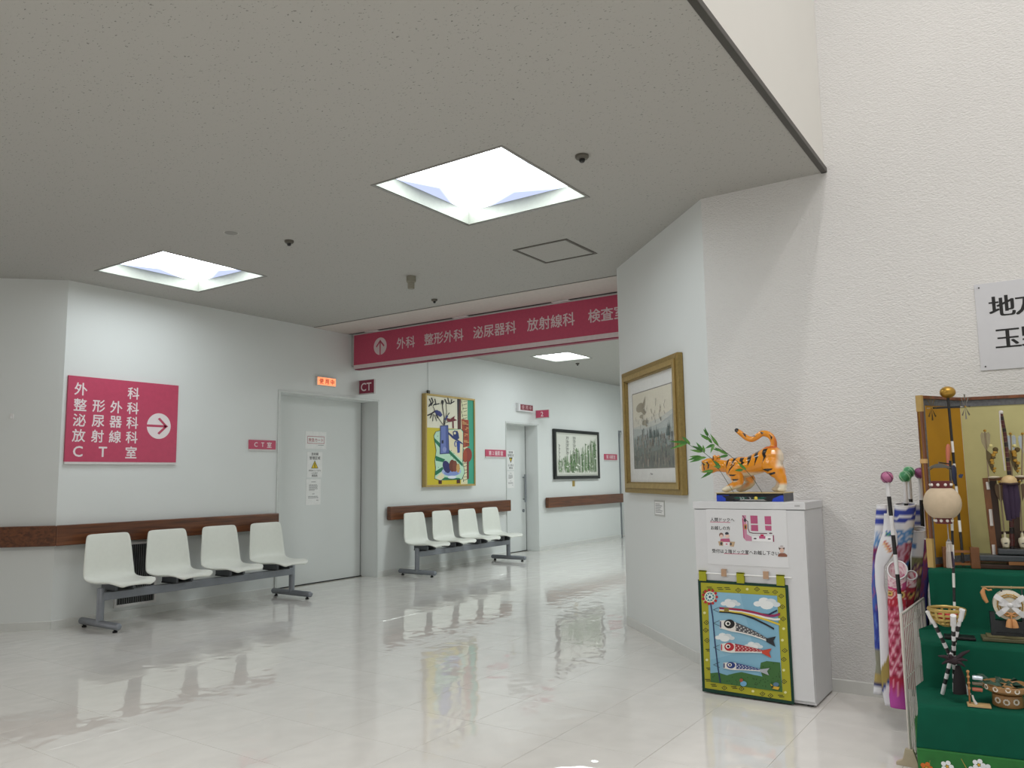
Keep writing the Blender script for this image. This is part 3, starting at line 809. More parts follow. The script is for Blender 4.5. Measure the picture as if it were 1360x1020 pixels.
for i in range(24):
    yy = 150+i*31
    if 320 < yy < 560: continue
    A += [('2C4A3C', q) for q in ST([(476+(i % 3)*5, yy), (476+(i % 3)*5, yy+22)], 5)] + [('3A3A34', q) for q in ST([(490, yy+8), (518, yy+6-(i % 2)*8)], 4)]
A += [('A24A33', [(472, 315), (532, 325), (536, 560), (482, 575)]), ('8E3D33', EL(522, 640, 36, 66, 18)), ('A24A33', EL(500, 650, 18, 60, 14)), ('7A3330', [(514, 700), (531, 700), (530, 860), (515, 860)])]
for i in range(18):
    A += [('5E2A24' if i % 2 else 'CBA86E', q) for q in ST([(480+(i*17) % 45, 335+(i*29) % 220), (495+(i*17) % 40, 340+(i*29) % 220)], 6)]
TBL = [(246, 470), (262, 432), (330, 412), (468, 408), (484, 430), (482, 560), (478, 700), (494, 800), (470, 862), (290, 868), (248, 852), (258, 760), (252, 690), (264, 600)]
A += [('222A28', [(p[0]+(-4 if p[0] < 370 else 4), p[1]+(-3 if p[1] < 600 else 3)) for p in TBL]), ('B9DCC2', TBL),
      ('E2D8B4', [(300, 425), (466, 412), (480, 440), (478, 690), (370, 590), (366, 520)]), ('E2D8B4', [(256, 846), (330, 770), (320, 862), (290, 866)]),
      ('17724F', [(247, 485), (304, 545), (304, 590), (250, 520)]), ('17724F', [(366, 590), (480, 720), (480, 748), (362, 622)]), ('17724F', [(254, 645), (335, 680), (318, 705), (258, 692)]),
      ('17724F', [(250, 790), (312, 748), (322, 776), (254, 826)]), ('17724F', [(300, 866), (330, 842), (450, 850), (466, 864)])]
for i in range(26):
    A.append(('34463E', EL(275+(i*53) % 190, 470+(i*89) % 330, 3, 4, 6)))
A += [('33406E', [(296, 376), (362, 370), (370, 628), (290, 634)]), ('6A79B4', [(303, 384), (340, 380), (342, 622), (298, 626)]), ('4E5C98', [(340, 378), (357, 378), (364, 620), (342, 622)]), ('1D2340', [(306, 508), (322, 506), (322, 535), (306, 537)]), ('8A93C6', EL(330, 590, 16, 24)),
      ('24356E', [(398, 432), (412, 420), (438, 424), (446, 445), (452, 490), (430, 505), (404, 490)]), ('E2D8B4', EL(416, 443, 9, 12)), ('24356E', [(360, 430), (400, 468), (470, 525), (488, 545), (470, 540), (396, 490), (362, 452)]),
      ('2D4796', [(430, 520), (458, 514), (456, 618), (436, 624)]), ('2D4796', EL(422, 540, 12, 28)), ('E2D8B4', EL(424, 542, 6, 20)),
      ('A7B6DC', EL(385, 790, 80, 42, 20)), ('7F93CC', EL(385, 806, 62, 24, 18)), ('DDE2EC', EL(390, 842, 38, 14)), ('2A2A62', EL(345, 748, 30, 58, 16, -0.25)), ('6A3626', EL(392, 738, 26, 56, 16)), ('7D4430', EL(414, 742, 20, 52, 16)), ('C29A5A', EL(440, 760, 15, 42, 14)),
      ('4A2420', [(278, 868), (305, 868), (305, 902), (278, 902)]), ('4A2420', [(428, 866), (456, 866), (456, 898), (428, 898)])]
K = '1E1C22'
for pl, wd in (([(325, 370), (330, 300), (318, 220), (315, 150)], 6), ([(330, 370), (345, 300), (372, 262)], 6), ([(318, 365), (285, 315), (260, 262), (240, 205)], 5), ([(335, 365), (350, 250), (345, 180)], 4), ([(345, 350), (385, 330), (410, 300)], 5),
              ([(205, 205), (225, 175), (210, 140)], 9), ([(222, 198), (240, 165), (228, 130)], 9), ([(240, 196), (262, 180), (255, 140)], 8), ([(255, 190), (290, 180)], 9), ([(305, 185), (312, 150), (325, 158), (318, 190)], 6),
              ([(335, 140), (350, 175), (380, 180), (412, 158)], 9), ([(360, 130), (372, 178)], 8), ([(392, 142), (385, 180)], 8), ([(195, 285), (225, 270), (260, 245)], 12), ([(230, 270), (215, 310)], 7), ([(240, 275), (235, 335)], 6), ([(250, 280), (268, 335)], 5), ([(262, 280), (275, 310)], 5)):
    A += [(K, q) for q in ST(pl, wd)]
A += [('343B78', [(248, 250), (268, 236), (298, 250), (316, 280), (298, 300), (270, 280)]), ('3E4680', [(330, 320), (350, 285), (362, 290), (342, 330)]),
      ('6E1E2C', [(350, 305), (378, 318), (400, 300), (418, 285), (410, 312), (436, 328), (405, 335), (372, 345), (352, 335)]), ('6E1E2C', [(395, 330), (406, 332), (408, 400), (398, 398)])]
fmc = lambda q: (lambda r: (min(pw-.026, max(.026, r[0])), min(ph-.026, max(.026, r[1]))))(fm(q))
g = G().box(.024, pw-.024, -.060, -.052, .024, ph-.024, mat('DDD8C2', 0.7)); art(g, A, fmc, -.0605, .00004); g.obj('canvas', t)
G().tube([(.12, -.012, ph+.001), (.12, -.004, H-1.092-.004)], .0022, mat('8E908E', 0.4, 0.5), 6).obj('hanging_wire', t)
G().box(.10, .14, -.03, -.006, ph-.012, ph+.05, mat('4E4A3E', 0.5)).obj('hook', t)

# ---- black-framed picture in the corridor
pw, ph = 1.615, 0.862
t = thing('brush_painting', 'black-framed picture of green plants and brush writing in the corridor', 'painting', (11.515, YA, 1.16))
frame_obj(t, pw, ph, 0.055, 0.05, mat('1E2120', 0.35, name='black_frame'))
A = []
rnd = random.Random(3)
W_, H_ = pw-.10, ph-.10
ux = lambda q: (.05+q[0]*W_, .05+q[1]*H_)
A.append(('BFC0B6', [(0, 0), (1, 0), (1, 1), (0, 1)])); A.append(('D5D6CC', [(.035, .05), (.965, .05), (.965, .95), (.035, .95)]))
for i in range(150):
    x = rnd.random(); hgt = (.25+.45*abs(x-.35)+rnd.random()*.25) if x > .3 else .12+.5*rnd.random()*(x+.3)
    x = .05+.9*x; b = .07+rnd.random()*.08
    c = rnd.choice(['6E8F62', '86A07A', '5E7A52', '9AAF8C', '4F6B4A', 'A2A894'])
    dx = (rnd.random()-.5)*.04
    A.append((c, [(x-.004, b), (x+.004, b), (x+dx+.003, min(.9, b+hgt)), (x+dx-.003, min(.9, b+hgt))]))
    if rnd.random() < .6: A.append((rnd.choice(['58794E', '7E9A6C', 'E6E6DE']), EL(x+dx+rnd.uniform(-.01, .01), min(.88, b+hgt*rnd.random()), .011, .03, 8, rnd.random()*3)))
for cx in (.07, .24, .27, .40, .43):
    y = .90 if cx > .2 else .72
    for k in range(5 if cx != .43 else 3):
        A += [('2E302C', q) for q in ST([(cx-.015, y), (cx+.012, y-.01+rnd.uniform(-.02, .02)), (cx-.004+rnd.uniform(-.01, .01), y-.06)], .007)]; y -= .085
g = G().box(.05, pw-.05, -.034, -.028, .05, ph-.05, PAPER); art(g, A, ux, -.0345, 0.00004); g.obj('picture', t)
tag(G().box(0, .085, -.006, -.0008, 0, .10, mat('B59A56', 0.4, 0.4)).obj('title_plate', None, (12.165, YA, 1.03), bevel=.001), 'small gold title plate under the black-framed picture', 'plate')

# ---- gold-framed print on the chamfer wall
org = np.array([5.870, 2.840, 1.075])         # lower left corner (far side) on the wall
org[1] = org[0]-(C1[0]-C1[1])
pw, ph = 1.172, 0.968
t = thing('framed_print', 'misty landscape print in wide gold frame on the angled wall', 'painting', org, RZ_DIAG)
frame_obj(t, pw, ph, 0.085, 0.045, mat('97804A', 0.45, 0.3, name='gold_a', var=0.12, vscale=60), step=(.45, .012, mat('A88F58', 0.42, 0.3, name='gold_b', var=0.1)))
x0, x1, z0, z1 = .085, pw-.085, .085, ph-.085
g = G().box(x0-.01, x1+.01, -.020, -.014, z0-.01, z1+.01, mat('DEDEDA', 0.6)); g.obj('mat_board', t)
iw, ih = x1-x0, z1-z0
ix0, ix1, iz0, iz1 = x0+iw*.10, x1-iw*.09, z0+ih*.135, z1-ih*.135
um = lambda q: (ix0+(ix1-ix0)*q[0], iz0+(iz1-iz0)*q[1])
A = [('6E6A60', [(-.012, -.012), (1.012, -.012), (1.012, 1.012), (-.012, 1.012)]), ('D8D2BE', [(0, 0), (1, 0), (1, 1), (0, 1)])]
for k, c in enumerate(['CFCBBB', 'BFC1B8', 'A9B0AC', '98A3A0', '87948F', '74827A', '66736A', '5C6458']):
    zt_ = .66-k*.065
    A.append((c, [(0, 0), (1, 0), (1, zt_+.12*math.sin(k)), (.7, zt_+.02), (.35, zt_-.02), (0, zt_-.05*(k % 2))]))
rnd = random.Random(11)
for i in range(230):
    x = rnd.random()*.97+.01; z = rnd.random()**1.3*.40; l = .03+rnd.random()*.09
    A.append((rnd.choice(['3E4642', '54584E', '7C7464', '4B564E', '8E8878', '9A9080', '2F3634', '6E5A4A']), [(x, z), (x+.012, z), (x+.009+rnd.uniform(-.02, .02), z+l), (x+rnd.uniform(-.01, .01), z+l)]))
for i in range(16):
    x = .45+rnd.random()*.52; A.append(('4E605C', [(x-.012, .38), (x+.012, .38), (x, .45+rnd.random()*.14)]))
def fish(cx, cz, s_, c):
    A.append((c, EL(cx, cz, .10*s_, .055*s_, 14, .15))); A.append((c, [(cx+.06*s_, cz+.02*s_), (cx+.13*s_, cz+.12*s_), (cx+.10*s_, cz-.01*s_)])); A.append((c, [(cx+.0*s_, cz-.04*s_), (cx+.10*s_, cz-.10*s_), (cx+.14*s_, cz-.07*s_), (cx+.08*s_, cz-.02*s_)]))
fish(.22, .80, 1.1, '9A917C'); fish(.32, .59, .62, '98937F'); fish(.24, .68, .4, 'A09A86')
for i in range(30):
    x, z = .1+rnd.random()*.75, .52+rnd.random()*.32
    A += [('6C685A', q) for q in ST([(x, z), (x+rnd.uniform(-.02, .02), z+.03+rnd.random()*.03)], .006)]
g = G().flat([(ix0-.001, iz0-.001), (ix1+.001, iz0-.001), (ix1+.001, iz1+.001), (ix0-.001, iz1+.001)], -.0202, PAPER); art(g, A, um, -.0205, 0.00002); g.obj('print', t)
sx_, sz_ = (x0+x1)/2-.04, z0+ih*.07
g = G()
for q in ST([(sx_-.02, sz_), (sx_-.005, sz_+.012), (sx_+.01, sz_), (sx_+.03, sz_+.006)], .006): g.flat(q, -.0206, INK)
g.obj('signature', t)
GL = mat('FFFFFF', 0.03, name='picture_glass', alpha=0.06, var=0)
G().box(x0-.004, x1+.004, -.0262, -.0247, z0-.004, z1+.004, GL).obj('glass', t)
# title card
a = hit((1, -1, 0), C1[0]-C1[1], 869.5, 664); b = hit((1, -1, 0), C1[0]-C1[1], 883.5, 687)
t = thing('title_card', 'small grey printed card under the gold-framed print', 'card', (a[0], a[1], a[2]), RZ_DIAG)
wd = math.hypot(b[0]-a[0], b[1]-a[1]); hh = .115
g = G().box(0, wd, -.004, -.0008, -hh, 0, mat('B9BAB6', 0.5)).box(.012, wd-.012, -.0046, -.0041, -hh+.012, -.012, PAPER); g.obj('card', t)
g = G()
for i in range(6):
    w_ = (wd-.05)*(.6+.4*((i*37) % 10)/10); g.flat([(.025, -.03-i*.012), (.025+w_, -.03-i*.012), (.025+w_, -.025-i*.012), (.025, -.025-i*.012)], -.005, GREYINK)
tag(g.obj('print', t), kind='stuff')

# ---- white board sign on the textured wall
t = thing('name_board', 'white board with black brush-style lettering on the textured wall', 'sign', (XR, 0.2615, 1.732), RZ_R)
bw, bh = 1.5, 0.46
G().box(0, bw, -.006, -.0008, 0, bh, mat('CFD0D4', 0.35, name='board_white', var=0.01)).obj('board', t, bevel=.001)
for ch, x, z in (('地', .118, .332), ('方', .232, .332), ('玉', .132, .160), ('野', .250, .160)):
    G().text(ch, x, z, .120, BLACK, -.0066, bold=0.0, smear=0.03).obj('lettering', t)
for x, z in ((.022, bh-.02), (.022, .02), (bw-.02, bh-.02), (bw-.02, .02)):
    G().tube([(x, -.009, z), (x, -.0062, z)], .004, DARK, 10).obj('screw', t)

# ================================================================== CABINET GROUP
CX, CY0, CY1, CZ = 4.377, 1.095, 1.722, 1.058
CWH = mat('D6D7D9', 0.4, name='cabinet_white', var=0.01)
cb = thing('storage_cabinet', 'white waist-high storage cabinet against the textured wall', 'cabinet', (CX, CY1, 0), RZ_R)
cw, cd = CY1-CY0, XR-CX-.012
G().box(0.004, cw-.004, 0.012, cd, 0.012, CZ-.041, CWH).obj('body', cb)
G().box(0, cw, -.004, cd, CZ-.040, CZ, CWH).obj('top', cb, bevel=.002)
G().box(0.006, cw-.006, -.004, 0.0115, 0.03, CZ-.046, CWH).obj('door', cb, bevel=.0015)
for x in (.04, cw-.04): G().lathe([(.018, 0), (.018, .0115)], DARK, 12, (x, .04, 0)).obj('foot', cb)
g = G()
for q in ((.012, 0), (.008, .006)): g.flat([(cw-.055, CZ-.018-q[1]), (cw-.055+.028, CZ-.018-q[1]), (cw-.055+.028, CZ-.0155-q[1]), (cw-.055, CZ-.0155-q[1])], -.0046, GREYINK)
g.obj('maker_mark', cb)

# ---- notice on the cabinet
nt_ = thing('cabinet_notice', 'laminated notice with pink floor map taped to the white cabinet', 'notice', (CX-.0045, 1.6435, .709), RZ_R)
nw, nh = .448, .307
G().box(0, nw, -.0012, -.0003, 0, nh, mat('DDDEE0', 0.3, name='laminate', var=0)).obj('sheet', nt_)
fm = homog([(165, 60), (1120, 62), (1158, 772), (188, 720)], [(0, nh), (nw, nh), (nw, 0), (0, 0)])
NI = mat('1E1E22', 0.5, var=0)
def ntext(body, x0, x1, y):
    a, b = fm((x0, y)), fm((x1, y)); c = fm(((x0+x1)/2, y))
    G().text(body, c[0], c[1], (b[0]-a[0])/len(body)*1.04, NI, -.0016, bold=0.008).obj('lettering', nt_)
ntext('人間ドックへ', 220, 495, 186); ntext('お越しの方', 222, 448, 286); ntext('受付は２階ドック室へお越し下さい', 236, 1010, 576)
PK = 'B9577F'
A = []
for pl in (ST([(218, 214), (448, 218)], 9), ST([(378, 594), (660, 603)], 9)): A += [('C77C90', q) for q in pl]
A += [(PK, [(690, 132), (776, 134), (780, 232), (696, 230)]), (PK, [(698, 246), (782, 246), (786, 322), (700, 318)]), (PK, [(860, 140), (938, 138), (944, 240), (866, 238)]), (PK, [(866, 254), (944, 256), (946, 316), (872, 310)]),
      ('C88AA5', [(592, 130), (640, 130), (650, 360), (706, 390), (708, 442), (640, 440), (606, 400)]), ('DADADC', [(640, 130), (690, 130), (692, 316), (660, 310), (640, 200)]), (PK, [(592, 170), (606, 170), (622, 420), (608, 400)])]
A += [('5E2B40', q) for q in ST([(600, 135), (640, 190), (660, 205), (664, 290), (680, 335), (720, 346), (890, 350)], 9)]
A += [('3C3440', EL(628, 190, 15, 22, 10)), ('3C3440', EL(634, 270, 11, 30, 10)), ('C98A55', [(612, 240), (652, 240), (652, 300), (612, 300)]), ('3C3440', EL(633, 272, 9, 24, 10)),
      ('ECECEE', [(712, 384), (960, 382), (962, 452), (712, 444)]), (PK, [(795, 380), (872, 382), (870, 414), (797, 412)]), ('C01C50', [(812, 360), (852, 362), (852, 382), (812, 381)]), ('8F3F5F', [(960, 370), (974, 370), (978, 450), (964, 450)]), ('4A3A44', EL(748, 412, 20, 9, 8)), ('4A3A44', EL(918, 416, 20, 9, 8)), ('5E4450', EL(935, 346, 22, 8, 8)),
      # two people at a desk, generic clip art
      ('8C6A60', EL(345, 372, 26, 30)), ('E6C7B8', EL(346, 386, 20, 20)), ('3A3E48', EL(412, 352, 22, 18)), ('E6C7B8', EL(416, 384, 28, 20)), ('B8587C', [(340, 415), (440, 412), (452, 455), (330, 452)]), ('E8E4E6', [(366, 455), (446, 458), (444, 506), (368, 500)]), ('C2A684', [(308, 448), (366, 446), (366, 500), (320, 498)]), ('C2A684', [(446, 450), (508, 452), (494, 512), (446, 506)]), ('4A4648', EL(345, 474, 14, 20)), ('4A4648', EL(458, 478, 12, 18)), ('C04468', EL(408, 480, 12, 8, 8)),
      # attendant
      ('4E3A34', EL(1068, 528, 36, 30)), ('D8B8A8', EL(1070, 556, 26, 30)), ('E2DADA', [(1038, 506), (1100, 506), (1098, 522), (1040, 522)]), ('8C5A48', [(1024, 608), (1050, 588), (1104, 588), (1136, 610), (1134, 634), (1024, 632)])]
g = G(); art(g, A, fm, -.0016, .00003); g.obj('picture', nt_)

# ---- cloth wall hanging with carp streamers
tp = thing('cloth_hanging', 'cloth hanging with carp streamers and green border on the cabinet front', 'wall hanging', (CX-.007, 1.706, .008), RZ_R)
tw, th_ = .501, .612
GRN = mat('12382C', 0.85, bump=.2, bscale=600, name='hem_green')
G().box(0, tw, -.006, -.001, 0, th_, GRN).obj('hem', tp, bevel=.0015)
fm = homog([(42, 98), (650, 128), (695, 932), (72, 855)], [(0, th_), (tw, th_), (tw, 0), (0, 0)])
inb = [(62, 118), (632, 146), (676, 908), (90, 832)]
A = [('A9A524', inb)]
rnd = random.Random(5)
def lerp(a, b, q): return (a[0]+(b[0]-a[0])*q, a[1]+(b[1]-a[1])*q)
side = lambda a, b, n: [lerp(a, b, (i+.5)/n) for i in range(n)]
mid = [(88, 150), (602, 172), (640, 880), (118, 808)]
for k in range(4):
    for j, p_ in enumerate(side(mid[k], mid[(k+1) % 4], 8 if k % 2 == 0 else 10)):
        p_ = (p_[0]+rnd.uniform(-8, 8), p_[1]+rnd.uniform(-8, 8)); q = rnd.random()
        if q < .45:
            A += [('1F2414', [(p_[0]-20, p_[1]), (p_[0], p_[1]-16), (p_[0]+20, p_[1]), (p_[0], p_[1]+16)]), ('A9A524', [(p_[0]-14, p_[1]), (p_[0], p_[1]-11), (p_[0]+14, p_[1]), (p_[0], p_[1]+11)]), ('1F2414', EL(p_[0], p_[1], 5, 4, 6))]
        elif q < .7: A.append(('DDDCA0', EL(p_[0], p_[1], 10, 9, 8)))
        else: A += [('2A3018', z) for z in ST([(p_[0]-18, p_[1]-6), (p_[0]+14, p_[1]-6)], 5)+ST([(p_[0]-10, p_[1]+5), (p_[0]+22, p_[1]+5)], 5)]
A.append(('7FB0C9', [(112, 178), (578, 200), (616, 848), (130, 790)]))
A.append(('8BB9D0', [(112, 178), (330, 190), (420, 560), (128, 640)]))
for cx, cy, s_ in ((265, 250, 1.0), (510, 245, 1.35), (225, 480, 1.0), (420, 535, .95)):
    for dx, dy, r in ((-45, 8, 22), (-15, -8, 26), (20, -2, 28), (48, 10, 20), (0, 14, 34)):
        A.append((('E6EAEA', 'D3DBDE')[(dx > 10)], EL(cx+dx*s_, cy+dy*s_, r*s_, r*.62*s_, 12)))
A.append(('3C6A34', [(128, 730), (180, 724), (240, 742), (300, 725), (340, 718), (420, 735), (480, 745), (464, 690), (470, 652), (510, 640), (600, 648), (616, 848), (130, 790)]))
for i in range(110):
    x, y = 140+rnd.random()*465, 655+rnd.random()*185
    if y < 745 and x < 480: continue
    if y > 785+.12*(x-130): continue
    A.append(('27481F', EL(x, y, 4, 4, 5)))
A += [('23325E', q) for q in ST([(126, 225), (145, 350), (160, 520), (180, 690), (196, 790)], 8)]
for i in range(11):
    a = i*2*math.pi/11; A.append(('B8282C', EL(126+46*math.cos(a), 214+46*math.sin(a), 10, 10, 7)))
A += [('E2DFC8', EL(126, 214, 38, 38, 14)), ('3E8A94', EL(126, 214, 30, 30, 12))]
for i in range(8):
    a = i*math.pi/4; A.append(('E4EDEA', EL(126+16*math.cos(a), 214+16*math.sin(a), 10, 5, 8, a)))
A.append(('1E2E5A', EL(126, 214, 8, 8, 8)))
# five-colour streamer
def band(c, top, bot): A.append((c, top+bot[::-1]))
xs_ = [190, 260, 340, 420, 500, 560, 600]
base = [282, 285, 292, 305, 322, 322, 310]
for k, (c, end) in enumerate((('A8262E', [0, 0, 0, 0, 2, 4, 2]), ('8E2A62', [0]*7), ('E8E6DC', [0, 0, 0, 2, 4, 16, 26]), ('D9BE34', [0, 0, 0, 4, 10, 30, 56]), ('1B1D24', [0, 0, 4, 14, 34, 66, 96]))):
    yb = [b+k*7+e for b, e in zip(base, end)]
    n = 7 if k != 4 else 6
    band(c, list(zip(xs_[:n], yb[:n])), [(x, y+9+(x > 400)*4) for x, y in zip(xs_[:n], yb[:n])])
A += [('1B2A4A', [(470, 318), (520, 322), (578, 292), (582, 302), (530, 330)]), ('8A7632', [(222, 286), (255, 287), (255, 312), (222, 311)])]
for y in (300, 390, 555, 672): A += [('3C4C54', q) for q in ST([(192, y-18), (150, y), (192, y+18)], 3)]
def carp(x0, y0, L_, dy, w_, head, body, eye, tail, scale):
    up, lo = [], []
    for i in range(13):
        q = i/12; wd = w_*(0.72+.28*min(1, q*5))*(1-.72*max(0, q-.25)/.75)
        x = x0+L_*q; y = y0+dy*q**1.6
        up.append((x, y-wd/2)); lo.append((x, y+wd/2))
    A.append(('E6E2DC', up+lo[::-1])); A.append((body, up[4:]+[(p_[0], p_[1]-w_*.12) for p_ in lo[:3:-1]]))
    A.append((head, EL(x0+L_*.20, y0-w_*.06, L_*.115, w_*.43, 14))); A.append(('EDEAE4', EL(x0+L_*.17, y0-w_*.10, L_*.055, w_*.22, 12))); A.append((eye, EL(x0+L_*.175, y0-w_*.09, L_*.03, w_*.13, 10)))
    for i in range(4, 12):
        for r in (-.28, -.05, .18):
            q = i/12+(.03 if r == -.05 else 0); wd = w_*(1-.72*max(0, q-.25)/.75)
            A.append((scale, EL(x0+L_*q, y0+dy*q**1.6+r*wd, L_*.016, wd*.085, 7)))
    A.append(('C03440' if head[0] > '8' else '2A3A70', [(x0+2, y0-w_*.30), (x0+10, y0-w_*.30), (x0+10, y0+w_*.30), (x0+2, y0+w_*.30)]))
    ex, ey = x0+L_, y0+dy
    A.append((tail, [(ex-12, ey-w_*.14), (ex+55, ey-w_*.45+6), (ex+38, ey+4), (ex+52, ey+w_*.62), (ex-10, ey+w_*.16)]))
carp(193, 398, 325, 100, 72, '17171B', '55565A', '0E0E12', '24262C', 'D2D2CE')
carp(200, 552, 290, 25, 66, 'B3222E', 'A8323A', '3A1014', 'C2442E', 'E2C2BC')
carp(218, 675, 258, 28, 52, '22397E', '3C4C80', '101838', 'A9AFB4', 'D6DAE0')
A += [('6FA6C8', EL(355, 795, 22, 18)), ('A2523C', EL(340, 772, 12, 12)), ('D0A832', [(535, 790), (560, 808), (600, 812), (590, 832), (552, 824)]), ('5A7A92', EL(575, 795, 20, 14)), ('2A3420', EL(550, 812, 8, 8))]
g = G(); art(g, A, fm, -.0063, .00003); g.obj('printed_cloth', tp)
G().tube([(.004, -.006, .650), (tw+.022, -.006, .652)], .004, mat('E9E9E7', 0.4), 8).obj('hanging_rod', tp, smooth=40)
LIME = mat('A2A222', 0.85)
for x in (.03, .247, .464):
    G().box(x-.021, x+.021, -.0118, -.0103, th_-.005, .664, LIME).box(x-.021, x+.021, -.0118, .001, .659, .664, LIME).box(x-.021, x+.021, -.001, .001, th_-.005, .659, LIME).obj('fabric_loop', tp)
for x in (.155, .388): G().box(x-.015, x+.015, -.0125, -.0108, .638, .676, mat('B59478', 0.6)).box(x-.015, x+.015, -.0125, .0022, .676, .6775, mat('B59478', 0.6)).obj('tape', tp)

# ---- tiger on its base
TX, TY, TZ = 4.50, 1.402, CZ
tb = thing('figurine_stand', 'low blue and black painted stand carrying the tiger figure', 'stand', (4.405, TY, TZ), RZ_R)
bw, bd, bh = .375, .20, .050
BLUE = mat('1C3EB4', 0.35, name='base_blue')
G().box(-bw/2, bw/2, 0, bd, bh-.014, bh-.004, mat('1A1A20', 0.3)).box(-bw/2, -bw/2+.07, 0, bd, 0.0008, bh-.014, BLUE).box(bw/2-.07, bw/2, 0.002, bd, 0.0008, bh-.014, mat('3C3E46', 0.4)).box(-bw/2+.07, bw/2-.07, .012, bd, 0.012, bh-.014, mat('4A4C50', 0.5)).obj('body', tb)
G().box(-bw/2-.003, bw/2+.003, -.003, bd+.003, bh-.004, bh, mat('CDB886', 0.4)).obj('top_board', tb)
A = [('16161C', [(-.9, .05), (-.55, .05), (-.4, .4), (.4, .4), (.55, .05), (.9, .05), (.9, .95), (-.9, .95)]), ('1C3EB4', [(-1, 0), (-.72, 0), (-.72, .5), (-.86, 1), (-1, 1)]), ('1C3EB4', [(.66, 0), (1, 0), (1, 1), (.92, 1), (.7, .5)])]
for x, s_ in ((-.38, 1), (.42, -1)):
    for k in range(5): A.append(('17584A', EL(x+k*.06*s_, .55+.08*math.sin(k*2), .06, .14, 8, .6*s_)))
A += [('D8C02A', EL(.2, .55, .055, .28, 10)), ('E8DC80', EL(.2, .6, .025, .15, 8))]
for x in (-.28, -.2, .0): A += [('B9BFC0', q) for q in ST([(x, .7), (x+.05, .55), (x+.02, .4)], .03)]
g = G(); art(g, A, lambda q: (q[0]*bw/2, .001+q[1]*(bh-.016)), -.0012, .0001); g.obj('painted_front', tb)

def eval_mesh(o):
    bpy.context.view_layer.update()
    me = bpy.data.meshes.new_from_object(o.evaluated_get(bpy.context.evaluated_depsgraph_get()))
    bpy.data.objects.remove(o); return me
def C(cx, cy, y=0.0): return ((cx-840)*.000634, y, (625-cy)*.000634)
g = G(); mm = WHITE
def blob(pts, rs, sq=1.0):
    P = [Vector(p) for p in pts]; out, ro = [], []
    for i in range(len(P)-1):
        for k in range(6):
            q = k/6
            p0, p1, p2, p3 = P[max(i-1, 0)], P[i], P[i+1], P[min(i+2, len(P)-1)]
            out.append(0.5*((2*p1)+(-p0+p2)*q+(2*p0-5*p1+4*p2-p3)*q*q+(-p0+3*p1-3*p2+p3)*q**3)); ro.append(rs[i]+(rs[i+1]-rs[i])*(q*q*(3-2*q)))
    out.append(P[-1]); ro.append(rs[-1])
    g.tube(out, ro, mm, 18, sq=sq)
    g.ball(out[0], ro[0]*.98, mm, 14); g.ball(out[-1], ro[-1]*.98, mm, 14)
blob([C(1010, 325), C(920, 360), C(820, 395), C(720, 405), C(650, 400)], [.070, .062, .056, .060, .050])     # trunk
g.ball(C(1005, 300), .062, mm, 16, (1, 1, .8))
blob([C(660, 395), C(590, 395), C(520, 385), C(455, 385)], [.050, .036, .036, .046])                           # neck + skull
g.ball(C(440, 385), .048, mm, 18, (1, 1.05, .95))
blob([C(430, 395), C(400, 402), C(385, 408)], [.040, .036, .030])                                               # muzzle
g.ball(C(376, 385, -.004), .012, mm, 10)
for sy in (-1, 1): g.ball(C(505, 315, sy*.030), .018, mm, 12, (.8, .55, 1)); g.ball(C(400, 352, sy*.026), .016, mm, 10)
blob([C(680, 440, -.030), C(712, 505, -.038), C(722, 545, -.040), C(665, 575, -.042), C(608, 602, -.042)], [.048, .036, .026, .021, .017])   # near fore leg
g.ball(C(606, 604, -.042), .019, mm, 12, (1.35, 1, .75))
blob([C(720, 440, .030), C(790, 520, .038), C(778, 560, .040), C(730, 590, .042), C(690, 604, .042)], [.045, .030, .023, .020, .017])
g.ball(C(690, 606, .042), .018, mm, 12, (1.35, 1, .7))
blob([C(1015, 390, -.030), C(1060, 440, -.040), C(1096, 492, -.042), C(1116, 545, -.043), C(1110, 596, -.043)], [.056, .044, .031, .022, .020])   # near hind leg
g.ball(C(1104, 604, -.043), .020, mm, 12, (1.3, 1, .75))
blob([C(1010, 390, .030), C(1040, 450, .040), C(1058, 510, .042), C(1052, 560, .043), C(1030, 598, .043)], [.056, .042, .030, .022, .020])
g.ball(C(1016, 604, .043), .020, mm, 12, (1.35, 1, .75))
blob([C(1020, 260), C(1036, 205), C(1022, 150), C(985, 116), C(935, 108), C(885, 138), C(838, 156), C(790, 138), C(745, 100), C(706, 68)], [.022, .0185, .018, .018, .0175, .017, .0165, .016, .015, .013])
tmp = g.obj('tmp')
for nm, kw in (('REMESH', dict(mode='VOXEL', voxel_size=.0028)), ('SMOOTH', dict(factor=.5, iterations=6))):
    md = tmp.modifiers.new(nm, nm)
    for k, v in kw.items(): setattr(md, k, v)
me = eval_mesh(tmp)
def inpoly(x, y, P):
    c = False; j = len(P)-1
    for i in range(len(P)):
        if (P[i][1] > y) != (P[j][1] > y) and x < (P[j][0]-P[i][0])*(y-P[i][1])/(P[j][1]-P[i][1])+P[i][0]: c = not c
        j = i
    return c
